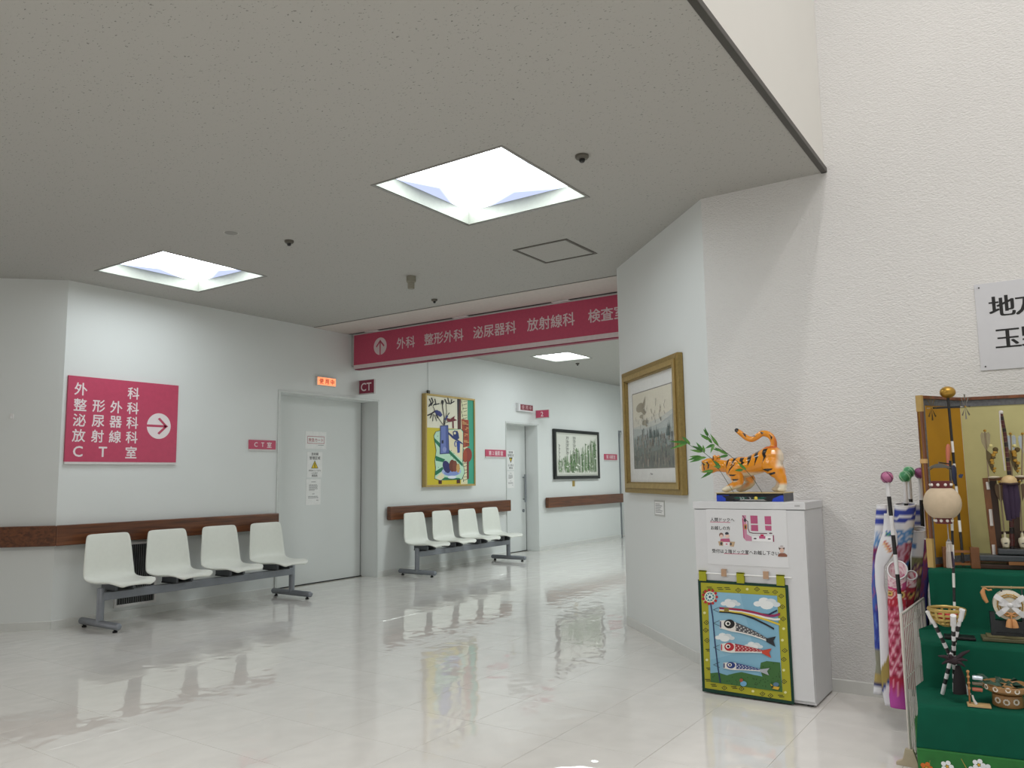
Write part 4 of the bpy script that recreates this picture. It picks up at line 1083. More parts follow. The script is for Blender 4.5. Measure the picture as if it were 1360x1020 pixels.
ST_P = [[(680, 315), (712, 315), (690, 360), (668, 405), (672, 360)], [(622, 330), (640, 335), (632, 375), (614, 425), (616, 370)], [(690, 380), (705, 355), (700, 385), (640, 470), (660, 420)],
        [(745, 320), (778, 322), (772, 355), (792, 362), (752, 405), (760, 362), (742, 350)], [(812, 308), (850, 300), (846, 345), (838, 362), (818, 398), (816, 350), (808, 330)],
        [(880, 265), (915, 255), (910, 300), (918, 312), (878, 405), (890, 330), (876, 312)], [(955, 250), (1000, 245), (985, 300), (995, 310), (950, 380), (968, 325), (952, 290)],
        [(950, 425), (1045, 420), (1048, 432), (1000, 448), (975, 440)], [(990, 465), (1072, 452), (1068, 468), (1020, 482)], [(650, 468), (722, 472), (700, 486), (660, 482)], [(672, 512), (745, 510), (720, 525), (690, 526)],
        [(438, 345), (462, 375), (455, 412), (440, 414), (448, 380), (430, 352)], [(386, 350), (412, 372), (410, 420), (396, 432), (402, 385), (378, 356)], [(522, 405), (545, 408), (538, 420), (526, 418)],
        [(760, 92), (790, 105), (800, 140), (780, 120)], [(850, 118), (892, 128), (870, 136), (846, 130)], [(925, 92), (960, 100), (945, 120), (930, 104)], [(1005, 115), (1035, 145), (1020, 175), (1018, 140)], [(480, 300), (500, 305), (500, 335), (488, 330)]]
attr = me.attributes.new('Col', 'FLOAT_COLOR', 'POINT')
cols = []
OR, CR, BK, RD = Vector(lin('E8941B')[:3]), Vector(lin('E9E2CE')[:3]), Vector(lin('15110E')[:3]), Vector(lin('C0481A')[:3])
def sst(a, b, x): q = min(1, max(0, (x-a)/(b-a))); return q*q*(3-2*q)
for v in me.vertices:
    x, y, z = v.co; px, py = x/.000634+840, 625-z/.000634
    c = OR.copy()
    c = c.lerp(RD, .75*sst(255, 236, py) if 860 < px < 1060 and py > 225 else 0)
    c = c.lerp(RD, .6*sst(1030, 1055, px) if py < 240 else 0)
    c = c.lerp(CR, sst(540, 575, py) if px > 900 else sst(690, 665, px)*sst(560, 580, py) if py > 545 else 0)
    c = c.lerp(CR, .85*sst(1062, 1100, px)*sst(235, 270, py)*sst(430, 390, py))
    c = c.lerp(CR, sst(-.25, -.7, v.normal.z)*sst(440, 470, py) if 560 < px < 960 else 0)
    c = c.lerp(CR, sst(.012, .03, y)*sst(500, 530, py))
    c = c.lerp(CR, sst(384, 366, px) if py > 355 else 0)
    if any(inpoly(px, py, P) for P in ST_P) and abs(y) > .004: c = BK
    elif py < 300 and px < 730 and py < 80+ (730-px)*.5 and px < 728: c = BK
    cols += [*c, 1.0]
attr.data.foreach_set('color', cols)
me.materials.clear(); me.materials.append(vcol_mat('tiger_paint', 0.22, 0.6))
me.polygons.foreach_set('use_smooth', [True]*len(me.polygons))
tg = thing('tiger_figure', 'glossy orange papier-mache tiger figure with curled tail', 'figurine', (TX, TY, TZ+bh+.0005), RZ_R)
o = bpy.data.objects.new('body', me); COL.objects.link(o); o.parent = tg
# settle the paws on the board
zmin = min(v.co.z for v in me.vertices); o.location.z = -zmin
for sy in (-1, 1):
    G().ball(C(422, 372, sy*.044), .0075, mat('E6D26A', 0.15), 12).obj('eye', tg, (0, 0, -zmin), smooth=60)
    G().ball(C(416, 372, sy*.050), .0038, BLACK, 10).obj('pupil', tg, (0, 0, -zmin), smooth=60)
G().ball(C(366, 392, 0), .010, mat('3A1A14', 0.3), 10, (.7, 1.2, .8)).obj('nose', tg, (0, 0, -zmin), smooth=60)

# ---- bamboo sprigs standing in the base
LEAF = mat('3E7A2E', 0.5, name='bamboo_leaf', var=.15, vscale=40); LEAF2 = mat('5A8F3A', 0.5, name='bamboo_leaf_light', var=.15); STEM = mat('2E3A1E', 0.6)
def leaf_obj(parent, p, q, w_, m):
    p, q = Vector(p), Vector(q); d = q-p; L_ = d.length; d.normalize()
    s_ = d.cross(Vector((0, 1, 0)));
    if s_.length < 1e-3: s_ = Vector((1, 0, 0))
    s_.normalize(); n_ = d.cross(s_)
    vs_, fs_ = [], []
    prof = [(0, .05), (.15, .7), (.35, 1), (.6, .75), (.85, .3), (1, .02)]
    for a, b in prof:
        c = p+d*L_*a+n_*(.06*L_*math.sin(a*3))
        vs_ += [c-s_*w_*b+n_*w_*.25*b, c, c+s_*w_*b+n_*w_*.25*b]
    for i in range(5): fs_ += [(3*i, 3*i+1, 3*i+4, 3*i+3), (3*i+1, 3*i+2, 3*i+5, 3*i+4)]
    G().add(vs_, fs_, m).obj('leaf', parent)
def sprig(label, stem, leaves, y):
    t = thing('bamboo_sprig', label, 'sprig', (TX, TY, TZ+bh), RZ_R, 'bamboo sprigs by the tiger')
    b0 = C(*stem[0], y)
    pts = [C(cx, cy, y-.01*i) for i, (cx, cy) in enumerate(stem)]; pts[0] = (pts[0][0], pts[0][1], .0008)
    G().tube(pts, [.0016]*(len(pts)-1)+[.0009], STEM, 6).obj('stem', t)
    for i, (a, b, c, d) in enumerate(leaves):
        dy = ((i*7) % 5-2)*.008
        leaf_obj(t, C(a, b, y-.02), C(c, d, y-.03+dy), .0085+.0025*((i*3) % 3), (LEAF, LEAF2)[i % 2])
sprig('tall upright bamboo sprig on the tiger stand, right one leaning across the tiger back', [(945, 622), (870, 490), (750, 350), (660, 270), (560, 180), (500, 90)],
      [(485, 115, 478, 32), (495, 105, 452, 48), (510, 150, 408, 88), (515, 150, 430, 110), (525, 180, 480, 110), (545, 190, 520, 272), (545, 190, 460, 226), (585, 205, 505, 90), (610, 245, 535, 232), (665, 285, 545, 215), (670, 292, 585, 312), (645, 268, 560, 232), (800, 425, 718, 428), (825, 425, 760, 355)], -.075)
sprig('low spreading bamboo sprig over the tiger head, left one', [(697, 622), (600, 450), (520, 320), (440, 250), (350, 205), (300, 165)],
      [(310, 165, 130, 150), (300, 168, 128, 222), (310, 160, 240, 108), (320, 185, 290, 120), (440, 245, 340, 195), (440, 255, 330, 235), (440, 240, 385, 165), (455, 262, 440, 190), (420, 295, 300, 330), (430, 300, 310, 295), (440, 310, 320, 350), (470, 305, 350, 320), (600, 395, 530, 330), (600, 400, 540, 385), (530, 430, 410, 497), (530, 425, 430, 440)], -.085)

# ================================================================== CARP STREAMERS BESIDE THE DISPLAY
CLOTH = vcol_mat('streamer_cloth', 0.75)
def L3(h): return Vector(lin(h)[:3])
def streamer(label, X, rows, colf, depth=.30, open_top=True, nv=5, n=22, tilt=.0, fold=0.05):
    """rows: (u_left, u_right, v) outline of the hanging cloth tube, on the plane X; depth = tube depth / width"""
    R_ = []
    for i in range(len(rows)-1):
        for k in range(nv):
            q = k/nv; R_.append(tuple(a+(b-a)*q for a, b in zip(rows[i], rows[i+1])))
    R_.append(rows[-1])
    base = atX(X, (rows[-1][0]+rows[-1][1])/2, rows[-1][2])
    vs_, cols_, fs_ = [], [], []
    for i, (a, b, v) in enumerate(R_):
        pl, pr = atX(X, a, v), atX(X, b, v); c = (pl+pr)/2; hw = abs(pl[1]-pr[1])/2
        dd = max(.006, hw*depth)
        for k in range(n):
            th = 2*math.pi*k/n
            f = 1+fold*math.sin(3*th+i*.35)+fold*.6*math.sin(5*th-i*.2)
            y = c[1]-hw*math.cos(th)*1.0; x = c[0]-dd*math.sin(th)*f
            vs_.append((x-base[0], y-base[1], c[2]-base[2]-tilt*math.sin(th)*max(0, 1-i/(2.2*nv))))
            uu = a+(b-a)*(1-math.cos(th))/2
            cols_ += [*colf(uu, v, (1-math.cos(th))/2, math.sin(th)), 1.0]
    for i in range(len(R_)-1):
        for k in range(n): fs_.append((i*n+k, (i+1)*n+k, (i+1)*n+(k+1) % n, i*n+(k+1) % n))
    t = thing('carp_streamer', label, 'streamer', base, 0, 'carp streamers beside the display stand')
    o = G().add(vs_, fs_, CLOTH).obj('cloth', t, smooth=180)
    at = o.data.attributes.new('Col', 'FLOAT_COLOR', 'POINT'); at.data.foreach_set('color', cols_)
    so = o.modifiers.new('solid', 'SOLIDIFY'); so.thickness = .0015; so.offset = -1
    # sewn rim ring at the mouth
    if open_top:
        ring = [vs_[k] for k in range(n)]+[vs_[0], vs_[1]]
        G().tube(ring, .0035, mat('E4E4E6', 0.6), 6, cap=False).obj('mouth_ring', t, smooth=60)
    return t
Wc, Bl, Sk, Rd_, Nv = L3('DCDDE2'), L3('2F3F9A'), L3('4E86C0'), L3('9C2340'), L3('262A66')
def hsh(*a):
    v = math.sin(sum(p*q for p, q in zip(a, (12.9898, 78.233, 37.719))))*43758.5453; return v-math.floor(v)
def bands(v, seq, dflt):
    for v0, v1, c in seq:
        if v0 <= v < v1: return c
    return dflt
def pat(u, v, c0, c1, s=3.0, th=.5):
    q = math.sin(u*.9/s*3+math.sin(v*.5/s*3)*1.7)*math.sin(v*.8/s*3+math.sin(u*.6)*1.3)
    return c0.lerp(c1, sst(th-.35, th+.05, q*.5+.5))
def c_left(u, v, s, d):
    if v > 862: return bands(v, [(862, 895, L3('8A8A78')), (895, 905, L3('A9955A')), (905, 912, Nv)], Wc)
    if v < 706: return bands(v, [(676, 686, Bl), (690, 695, Bl)], Wc)
    if v < 728: return pat(u, v, Sk, Wc, 3, .75)
    if v < 748: return pat(u, v, Rd_, L3('5A2A66'), 2.5)
    return pat(u, v, L3('3E62B4'), L3('A05A92'), 3, .8) if v < 810 else pat(u, v, Bl, L3('5A78C0'), 4, .8)
streamer('narrow blue and white carp streamer hanging leftmost by the wall', 4.32, [(1164.5, 1178, 671), (1163, 1177, 690), (1161.5, 1174, 712), (1159.5, 1169, 742), (1158, 1165, 778), (1159, 1167, 800), (1161, 1171, 830), (1162, 1173, 860), (1164, 1175, 882), (1162, 1175, 900), (1160, 1173, 922)], c_left, .5)
def c_white(u, v, s, d):
    c = Wc.copy()
    for off, cc in ((0, L3('3A62B0')), (2.5, L3('4E9A6A')), (5, L3('3A3A80'))):
        yy = 704+abs(s-.55)*-16+off+10*abs(s-.45)
        if abs(v-(702+off+ (10*s if s < .55 else 5.5-12*(s-.55)))) < 1.1 and .15 < s < .8 and v < 716: c = cc
    if abs(v-(735-22*s)) < 1.3 and v < 738 and s < .75: c = L3('B84A3A')
    if abs(v-(737.6-22*s)) < .9 and v < 740 and s < .75: c = L3('D9A868')
    if v > 868:
        e = v-868-(s*20)
        if e > 0 and e < 26: c = L3('A08E4C')
        if 26 <= e < 32: c = L3('1F3A86')
    return c
streamer('plain white streamer with thin rainbow stripes hanging in front', 4.24, [(1174.5, 1178.5, 682), (1174, 1185, 696), (1172.5, 1191, 708), (1168, 1192, 722), (1163.5, 1185, 738), (1162, 1174.5, 752), (1163, 1174.5, 778), (1165, 1178, 792), (1167, 1179.5, 815), (1169, 1181, 862), (1170, 1182.5, 886), (1172, 1188, 918), (1176, 1196, 938)], c_white, .25, open_top=False)
def c_big(u, v, s, d):
    w = v-(s-.5)*5
    if w < 703: return bands(w, [(674, 683, Bl), (686.5, 692, Bl)], Wc)
    if w < 722: return pat(u, v, L3('4A88C4'), Wc, 5, .78)
    if w < 748: return pat(u, v, L3('A03048'), L3('C9A6B8'), 2.6, .62)
    return L3('3F6FB4')
streamer('wide white carp streamer with two blue bands and sky-blue head', 4.34, [(1188.5, 1216.5, 670), (1187.5, 1215, 688), (1187.5, 1213, 705), (1189, 1211, 722), (1189.5, 1208, 742), (1187, 1203, 762), (1186, 1202, 800)], c_big, .6, tilt=.008)
def c_back(u, v, s, d):
    return bands(v, [(676, 686, Bl), (692, 698, Bl)], L3('C9CBD2')) if v < 704 else L3('B4B6BC')
streamer('grey-white carp streamer with blue bands hanging behind the wide one', 4.47, [(1209, 1226, 671), (1211, 1226.5, 690), (1212, 1227, 712), (1213, 1227, 745)], c_back, .5)
def c_olive(u, v, s, d):
    if v < 741: return L3('4E78A8') if 720 < v < 727 and s > .6 else L3('D2D3D6')
    for cy in (758, 790):
        r = math.hypot((u-1217), (v-cy)*.8)
        if r < 8: return (L3('B49A5A'), L3('7A4A5E'), L3('C2A878'), L3('5A3A58'))[int(r/2)]
    return pat(u, v, L3('6C6E48'), L3('7E7A56'), 3)
streamer('white-mouthed olive carp streamer beside the lantern', 4.40, [(1212, 1230, 703), (1211.5, 1229, 722), (1211, 1227.5, 741), (1210.5, 1224, 765), (1209, 1221, 795), (1207, 1217, 812)], c_olive, .6, tilt=.012)
def c_pur(u, v, s, d):
    for cy in (738,):
        r = math.hypot(u-1232.5, (v-cy)*.75)
        if r < 9: return (L3('6A2A3E'), L3('A88A6A'), L3('7A2A48'), L3('3A2450'))[min(3, int(r/2.4))]
    return pat(u, v, L3('3A2E72'), L3('6E2A4A'), 2.2, .55) if s > .4 else L3('2A2668')
streamer('dark purple and maroon streamer hanging against the screen edge', 4.38, [(1228, 1240, 716), (1227, 1239, 735), (1225, 1235, 760), (1222, 1231, 790), (1224, 1231.5, 815), (1227, 1232, 838)], c_pur, .4)
def c_red(u, v, s, d):
    if v < 768 or (v < 778 and s > .2): return pat(u, v, L3('E2C9CE'), L3('C87F98'), 3.2, .8)
    if v < 781: return L3('C04A80')
    for ex, ey in ((1184.5, 789), (1200, 788)):
        r = math.hypot(u-ex, (v-ey))
        if r < 7: return (L3('1E1214'), L3('D8B468'), L3('B03A40'), L3('E0B2B4'))[min(3, int(r/1.9))]
    if v < 806: return L3('AE2236') if not (abs((u*1.7+v*.3) % 9-4) < .7 and v > 797) else L3('D88A98')
    if v < 898:
        rr = (v-806)/11.0; i = math.floor(rr); f = rr-i
        cx = ((u-1180)/11.5+(.5 if i % 2 else 0)) % 1.0
        r = math.hypot((cx-.5)*2, f)
        if .80 < r < 1.0: return L3('DDA6B4')
        return L3('8E1A36') if r < .5 else L3('B84A6A')
    e = sst(905, 925, v+4*math.sin(u*.9))
    return L3('A8243E').lerp(L3('B448A0'), e) if not (abs(math.sin(u*.55)) < .12 and v < 925) else L3('D88AA0')
streamer('red carp streamer with pink scales and gaping mouth hanging in front', 4.20, [(1179, 1205, 757), (1179.5, 1204, 770), (1180, 1203, 782), (1179.5, 1203.5, 800), (1180, 1203, 830), (1181, 1204, 865), (1182, 1205, 900), (1181.5, 1206.5, 925), (1183, 1207.5, 940)], c_red, .6, nv=9, n=36, tilt=.04)
def c_red2(u, v, s, d):
    if v < 778: return pat(u, v, L3('E0CBCE'), L3('B8405C'), 2.4, .75)
    r = math.hypot(u-1206, v-788)
    if r < 6: return (L3('1E1214'), L3('D8B468'), L3('B03A40'))[min(2, int(r/2))]
    return pat(u, v, L3('A8203A'), L3('8E1C34'), 4)
streamer('second red carp streamer half hidden behind the wire grid', 4.30, [(1203, 1218, 764), (1202, 1217, 778), (1200, 1213, 800), (1200, 1213, 840), (1202, 1215, 890), (1204, 1217, 915)], c_red2, .5, tilt=.02)

# poles with swirled finials
def banded_pole(g_fn, p0, p1, r, bandsN, mats):
    p0, p1 = Vector(p0), Vector(p1)
    for i in range(bandsN):
        a, b = p0.lerp(p1, i/bandsN), p0.lerp(p1, (i+1)/bandsN)
        g_fn(a, b, mats[i % 2], r)
PW, PB = mat('D9D9DB', 0.4), mat('1B1B1D', 0.4)
def finial_pole(label, X, top, low, m_ball, m_ball2, r=.0095, zlow=None, nb=9):
    p1 = atX(X, *top); p0 = atX(X, *low)
    d = (p1-p0)/(p1[2]-p0[2])
    z0 = 0.0005 if zlow is None else zlow
    p0 = p1-d*(p1[2]-z0)
    t = thing('streamer_pole', label, 'pole', p0, 0, 'finial poles of the carp streamers')
    loc = lambda q: tuple(np.array(q)-p0)
    for i in range(nb):
        a, b = p1+(p0-p1)*i/nb, p1+(p0-p1)*(i+1)/nb
        G().tube([loc(a), loc(b)], r, (PW, PB)[i % 2], 10).obj('pole_section', t, smooth=40)
    g = G(); c = loc(p1); R = .029
    g.ball(c, R, m_ball, 14, (1, 1, .88)); g.obj('finial', t, smooth=60)
    for k in range(4):
        pts = []
        for j in range(9):
            th = j/8*math.pi; ph_ = k*math.pi/2+j*.22
            pts.append((c[0]+R*1.01*math.sin(th)*math.cos(ph_), c[1]+R*1.01*math.sin(th)*math.sin(ph_), c[2]+R*.89*math.cos(th)))
        G().tube(pts, .0028, m_ball2, 6).obj('finial_swirl', t, smooth=40)
PKB, PKD, GRB, GRD = mat('B2688E', 0.35), mat('7A3E62', 0.35), mat('3E8A5C', 0.3), mat('8FC29A', 0.3)
finial_pole('black and white pole with pink knob nearest the wall side', 4.13, (1178, 634), (1198, 822), PKB, PKD, zlow=.555, nb=7)
finial_pole('black and white pole with green knob, lower of the pair', 4.36, (1202, 633), (1207, 760), GRB, GRD)
finial_pole('black and white pole with green knob, higher of the pair', 4.42, (1207, 627), (1212, 700), GRB, GRD)
finial_pole('black and white pole with purple-pink knob next to the lantern', 4.46, (1222, 628.5), (1225, 690), mat('8E4A7C', 0.35), PKD)

# wire grid stand
WIRE = mat('CFC9C2', 0.4, 0.2, name='wire_white')
gp = thing('wire_grid_stand', 'white wire grid panel on feet beside the green display stand', 'grid panel', (3.745, .572, 0), math.radians(-2.5))
GL_ = .53
for i in range(2): G().tube([(i*GL_, 0, .02), (i*GL_, 0, .612)], .0055, WIRE, 8).obj('frame_post', gp, smooth=40)
for z in (.025, .612): G().tube([(0, 0, z), (GL_, 0, z)], .0055, WIRE, 8).obj('frame_bar', gp, smooth=40)
vw = None
for i in range(1, 15):
    x = GL_*i/15
    if vw is None: vw = G().tube([(0, 0, .027), (0, 0, .610)], .0022, WIRE, 6).obj('upright_wire', gp, (x, 0, 0))
    else: c = vw.copy(); COL.objects.link(c); c.location = (x, 0, 0)
for z in (.545, .34, .14): G().tube([(0.003, .004, z), (GL_-.003, .004, z)], .0022, WIRE, 6).obj('cross_wire', gp)
for x in (0.0, GL_):
    G().add([(x-.012, -.03, 0), (x+.012, -.03, 0), (x+.012, .055, 0), (x-.012, .055, 0), (x-.012, -.03, .012), (x+.012, -.03, .012), (x+.012, .055, .012), (x-.012, .055, .012), (x-.01, -.012, .07), (x+.01, -.012, .07), (x+.01, .018, .07), (x-.01, .018, .07), (x-.012, .03, .024), (x+.012, .03, .024)],
            [(3, 2, 1, 0), (0, 1, 5, 4), (2, 3, 7, 6), (1, 2, 6, 13, 10, 9, 5), (3, 0, 4, 8, 11, 12, 7), (4, 5, 9, 8), (8, 9, 10, 11), (11, 10, 13, 12), (12, 13, 6, 7)], mat('B9AC94', 0.5)).obj('foot', gp, bevel=.002)

# ================================================================== TIERED DISPLAY STAND
SR = math.radians(-81.4)
A1 = atX(4.0, 1232.6, 757)
SO = np.array([A1[0], A1[1], 0.0])                    # left front corner of the top step, on the floor
ca, sa = math.cos(SR), math.sin(SR)
def s2w(x, y, z=0.0): return np.array([SO[0]+x*ca-y*sa, SO[1]+x*sa+y*ca, z])
NS = np.array([-sa, ca, 0.0])                         # local +y (to the back) in world
def st_px(ylocal, u, v):                              # pixel -> local x,z on the stand's plane y = ylocal
    P = hit(NS, SO@NS+ylocal, u, v); d = P-SO
    return d[0]*ca+d[1]*sa, P[2]
Z1, Z2, Z3, ZG = A1[2], .511, .322, .155
W_ST = 1.35
st = thing('tiered_display_stand', 'three-step display stand draped in dark green cloth', 'display stand', (SO[0], SO[1], 0), SR)
CGREEN = mat('044C39', 0.85, bump=.25, bscale=900, name='green_felt', var=.08, vscale=12, spec=.2)
prof = [(.50, .16), (.50, Z1), (.02, Z1), (.006, Z1-.004), (0, Z1-.016), (.002, Z2+.03), (-.006, Z2+.006), (-.02, Z2), (-.235, Z2-.002), (-.246, Z2-.006), (-.252, Z2-.018), (-.248, Z3+.03), (-.256, Z3+.006), (-.27, Z3), (-.485, Z3-.002), (-.496, Z3-.006), (-.502, Z3-.018), (-.506, .16)]
nx = 60; vs_, fs_ = [], []
for i in range(nx+1):
    q = i/nx; x = W_ST*q
    for j, (y, z) in enumerate(prof):
        sh = 0.0 if j >= 4 and j <= 5 else (.06*y/.5 if j < 4 else (-.055 if j < 12 else (-.085 if j < 17 else -.10)))
        fl_ = sh*max(0, 1-x/.25)
        rip = .003*math.sin(x*23+j)*(1 if 3 < j < 17 else 0)
        vs_.append((x+fl_, y+rip, z))
m_ = len(prof)
for i in range(nx):
    for j in range(m_-1): a = i*m_+j; fs_.append((a, a+1, a+m_+1, a+m_))
fs_ += [tuple(range(m_-1, -1, -1)), tuple(nx*m_+j for j in range(m_))]
G().add(vs_, fs_, CGREEN).obj('green_cloth', st, smooth=50)
g = G().box(-.098, W_ST+.01, -.512, -.05, 0.0005, .1585, mat('22682C', 0.8, name='grass_cloth', var=.12, vscale=20)); g.obj('grass_cloth_base', st, bevel=.004)
# printed blades and flowers on the base front
rnd = random.Random(8); A = []
for i in range(60):
    x = rnd.random()*W_ST-.08; z = .01+rnd.random()*.07; l = .03+rnd.random()*.04; d = rnd.uniform(-.03, .03)
    A.append((rnd.choice(['8A9A3E', 'A08A3E', '5E8A34', '7A8A44']), [(x, z), (x+.004, z), (x+d+.001, z+l), (x+d-.001, z+l)]))
def flower(x, z, c, r=.014):
    for k in range(5): A.append((c, EL(x+r*math.cos(k*1.256), z+r*math.sin(k*1.256), r*.62, r*.62, 8)))
    A.append(('C89A2E', EL(x, z, r*.35, r*.35, 7)))
for x, z, c in ((-.07, .09, 'C0641E'), (-.055, .06, 'C8701E'), (.0, .105, 'DCE0E2'), (.09, .10, 'D2D8DC'), (.105, .125, 'DCE0E4'), (.13, .11, 'D2D8DC'), (.08, .085, 'C8D0D8'), (.15, .085, 'DADEE2'), (.45, .10, 'C8701E'), (.6, .09, 'DADEE2'), (.8, .11, 'DADEE2'), (1.0, .09, 'C8701E'), (1.2, .1, 'DADEE2')): flower(x, z, c)
g = G(); art(g, A, lambda q: q, -.5128, .00001); tag(g.obj('flower_print', st), kind='stuff')

def on_st(name, label, cat, x, y, z, group=None): return thing(name, label, cat, s2w(x, y, z), SR, group)
BRW, BRD, BR2 = mat('6E4526', 0.4, var=.1), mat('3A2418', 0.4), mat('8A5A30', 0.4, var=.1)
GLD = mat('B08A3C', 0.3, 0.7, name='bright_gold')

# ---- folding gold screen
TLx, TLz = st_px(.10, 1221, 536)
HIx, HIz = st_px(.34, 1276, 547)
hs = on_st('folding_screen', 'gold folding screen with brown frame standing at the back', 'screen', HIx, .34, Z1+.0008)
top = 1.565-Z1
ang = math.atan2(-(.34-.10), (TLx-HIx))
lw = math.hypot(.24, TLx-HIx)
GS = mat('B8B27C', 0.5, name='gold_paper', var=.06, vscale=8); GS_SHADE = mat('B8861C', 0.38, 0.3, name='gold_paper_shaded', var=.06, vscale=6)  # wing gold is darker orange: shade on its inner side put into the colour
def panel(w_, rz, gm, off=(0, 0, 0), wing_=False):
    g = G().box(.0, w_, 0.002, .012, .004, top-.004, gm); b = g.obj('screen_panel', hs, off, rz)
    FRW = wood('5A3018', '7E4A28', .4, 2, 12, 'screen_wood')
    for bb in ((0, w_, 0, .012), (0, w_, top-.014, top), (w_-.012, w_, .012, top-.014)):
        G().box(bb[0], bb[1], -.010, .016, bb[2], bb[3], FRW).obj('frame_bar', b)
    BRC = mat('5C5E62', 0.5, var=.3, vscale=60)
    for bb in ((.002, w_-.014, .013, .043), (.002, w_-.014, top-.045, top-.015), (w_-.036, w_-.014, .043, top-.045)):
        G().box(bb[0], bb[1], -.0012, .0019, bb[2], bb[3], BRC).obj('brocade_border', b)
    return b
panel(1.0, 0.0, GS)
# left wing swings forward: from the hinge towards the viewer
wing = panel(lw, math.atan2(-.24, TLx-HIx), GS_SHADE)
wing.scale = (1, -1, 1)
# gold corner fitting on the free edge
G().box(lw-.013, lw+.0015, -.0115, .0175, top-.075, top+.001, mat('B89A5E', 0.4, 0.3)).obj('corner_fitting', wing)
G().box(lw-.013, lw+.0015, -.0115, .0175, -.001, .13, mat('B89A5E', 0.4, 0.3)).obj('corner_fitting', wing)
G().box(lw-.013, lw+.0015, -.0115, .0175, top*.6, top*.6+.02, mat('C9A26A', 0.4)).obj('corner_fitting', wing)

KS = .72      # size of the small display pieces against their drawn units
# ---- pole with gold ball
yb = .13
bxp, bzp = st_px(yb, 1280, 758)
pt = on_st('ball_topped_pole', 'tall black pole with gold ball, cross arm and pinwheels', 'pole', bxp, yb, Z1)
tx_, tz_ = st_px(yb, 1258.5, 521); tz_ = (tz_-Z1)/KS; tx_ = (tx_-bxp)/KS; pt.scale = (KS, KS, KS)
# wooden foot frame
for x in (-.088, .066): G().box(x-.024, x+.026, -.03, .03, 0.0005, .13, BRW).obj('foot_post', pt, bevel=.003)
G().box(-.064, .042, -.01, .01, .095, .110, BR2).obj('foot_rail', pt); G().box(-.064, .042, -.01, .01, .018, .032, BR2).obj('foot_rail', pt)
np_ = 15
for i in range(np_):
    a, b = i/np_, (i+1)/np_
    white = i in (3, 6, 8, 10)
    G().tube([(tx_*a, 0, .01+(tz_-.04)*a), (tx_*b, 0, .01+(tz_-.04)*b)], .0085, mat('DCDCD8', 0.4) if white else PB, 12).obj('pole_section', pt, smooth=40)
G().ball((tx_, 0, tz_), .047, GLD, 24, (1, 1, .82)).obj('gold_ball', pt, smooth=80)
az = tz_-.098
G().box(tx_-.092, tx_+.088, -.005, .005, az-.006, az+.006, PB).obj('cross_arm', pt)
def pinwheel(x, z, m):
    g0 = None
    for k in range(8):
        a = k*math.pi/4; d = (math.cos(a)*.35, math.sin(a)); n_ = (-d[1]*.35, d[0])
        L_ = .080
        G().add([(x, -.008, z), (x+d[0]*L_+n_[0]*.014, -.012, z+d[1]*L_+n_[1]*.014), (x+d[0]*L_-n_[0]*.014, -.004, z+d[1]*L_-n_[1]*.014)], [(0, 1, 2)], m).obj('pinwheel_blade', pt)
    G().ball((x, -.008, z), .006, GLD, 8).obj('pinwheel_hub', pt)
pinwheel(tx_-.098, az, mat('7A6A4E', 0.3, .6)); pinwheel(tx_+.092, az, mat('8E8A80', 0.25, .7))
def small_fish(x, z, L_, r, m, lean):
    G().tube([(x, -.02, z), (x+lean*.15, -.02, z-L_*.15), (x+lean*.5, -.02, z-L_*.5), (x+lean, -.02, z-L_)], [r*.5, r, r*.9, r*.35], m, 12, sq=.6).obj('small_carp', pt, smooth=60)
px_, pz_ = st_px(yb, 1259, 590); small_fish((px_-bxp)/KS, (pz_-Z1)/KS, .15, .018, mat('C07058', 0.4), -.012)
px_, pz_ = st_px(yb, 1265, 618); small_fish((px_-bxp)/KS, (pz_-Z1)/KS, .12, .024, mat('1B2340', 0.5), .004)
px_, pz_ = st_px(yb, 1276, 632); q = (px_-bxp)/KS; z = (pz_-Z1)/KS
G().plate([(q-.012, z-.012), (q+.004, z-.014), (q+.014, z+.010), (q-.004, z+.012), (q-.014, z+.004)], -.022, -.018, mat('26314E', 0.5)).obj('small_fin', pt)

# ---- paper lantern on its own stand
yl = -.14
lx, lz = st_px(yl-.10*KS, 1251.5, 668)
fx, _ = st_px(yl, 1268, 830)
lt = on_st('lantern_stand', 'cream paper lantern with red bands hanging from a striped stand', 'lantern', fx, yl, Z2+.0005)
lx = (lx-fx)/KS; lz = (lz-Z2)/KS; lt.scale = (KS, KS, KS)
tip = st_px(yl, 1262, 612); tpx, tpz = (tip[0]-fx)/KS, (tip[1]-Z2)/KS
G().box(-.06, .10, -.05, .05, 0.002, .016, PB).obj('base_plate', lt, bevel=.003)
G().lathe([(.022, .016), (.022, .03), (.014, .05)], PB, 16).obj('pole_socket', lt, smooth=40)
yp = .0
for i in range(12):
    a, b = i/12, (i+1)/12
    G().tube([(tpx*a, yp, .045+(tpz-.045)*a), (tpx*b, yp, .045+(tpz-.045)*b)], .0075, (PB, mat('DCDCD8', 0.4))[i in (1, 3, 5, 7)], 10).obj('pole_section', lt, smooth=40)
yk = -.10
G().tube([(tpx, 0, tpz-.02), (lx, yk*.6, tpz-.01), (lx, yk, tpz-.02), (lx, yk, tpz-.04)], .004, PB, 8).obj('hanger', lt, smooth=40)
sc_ = .965      # the lantern hangs a little nearer than its pole
LR = .104*sc_
lc = (lx, yk, lz)
prof = []
NR = 22
for i in range(NR+1):
    th = -1.08+2.16*i/NR
    r = LR*(math.cos(th)**.80)*(1+(.006 if i % 2 else -.004)); prof.append((r, LR*.92*math.sin(th)/math.sin(1.08)*.93))
LP = mat('C0AE94', 0.75, name='lantern_paper', var=.05)
G().lathe(prof, LP, 32, lc).obj('paper_shade', lt, smooth=35)
RB = mat('5E1F22', 0.4)
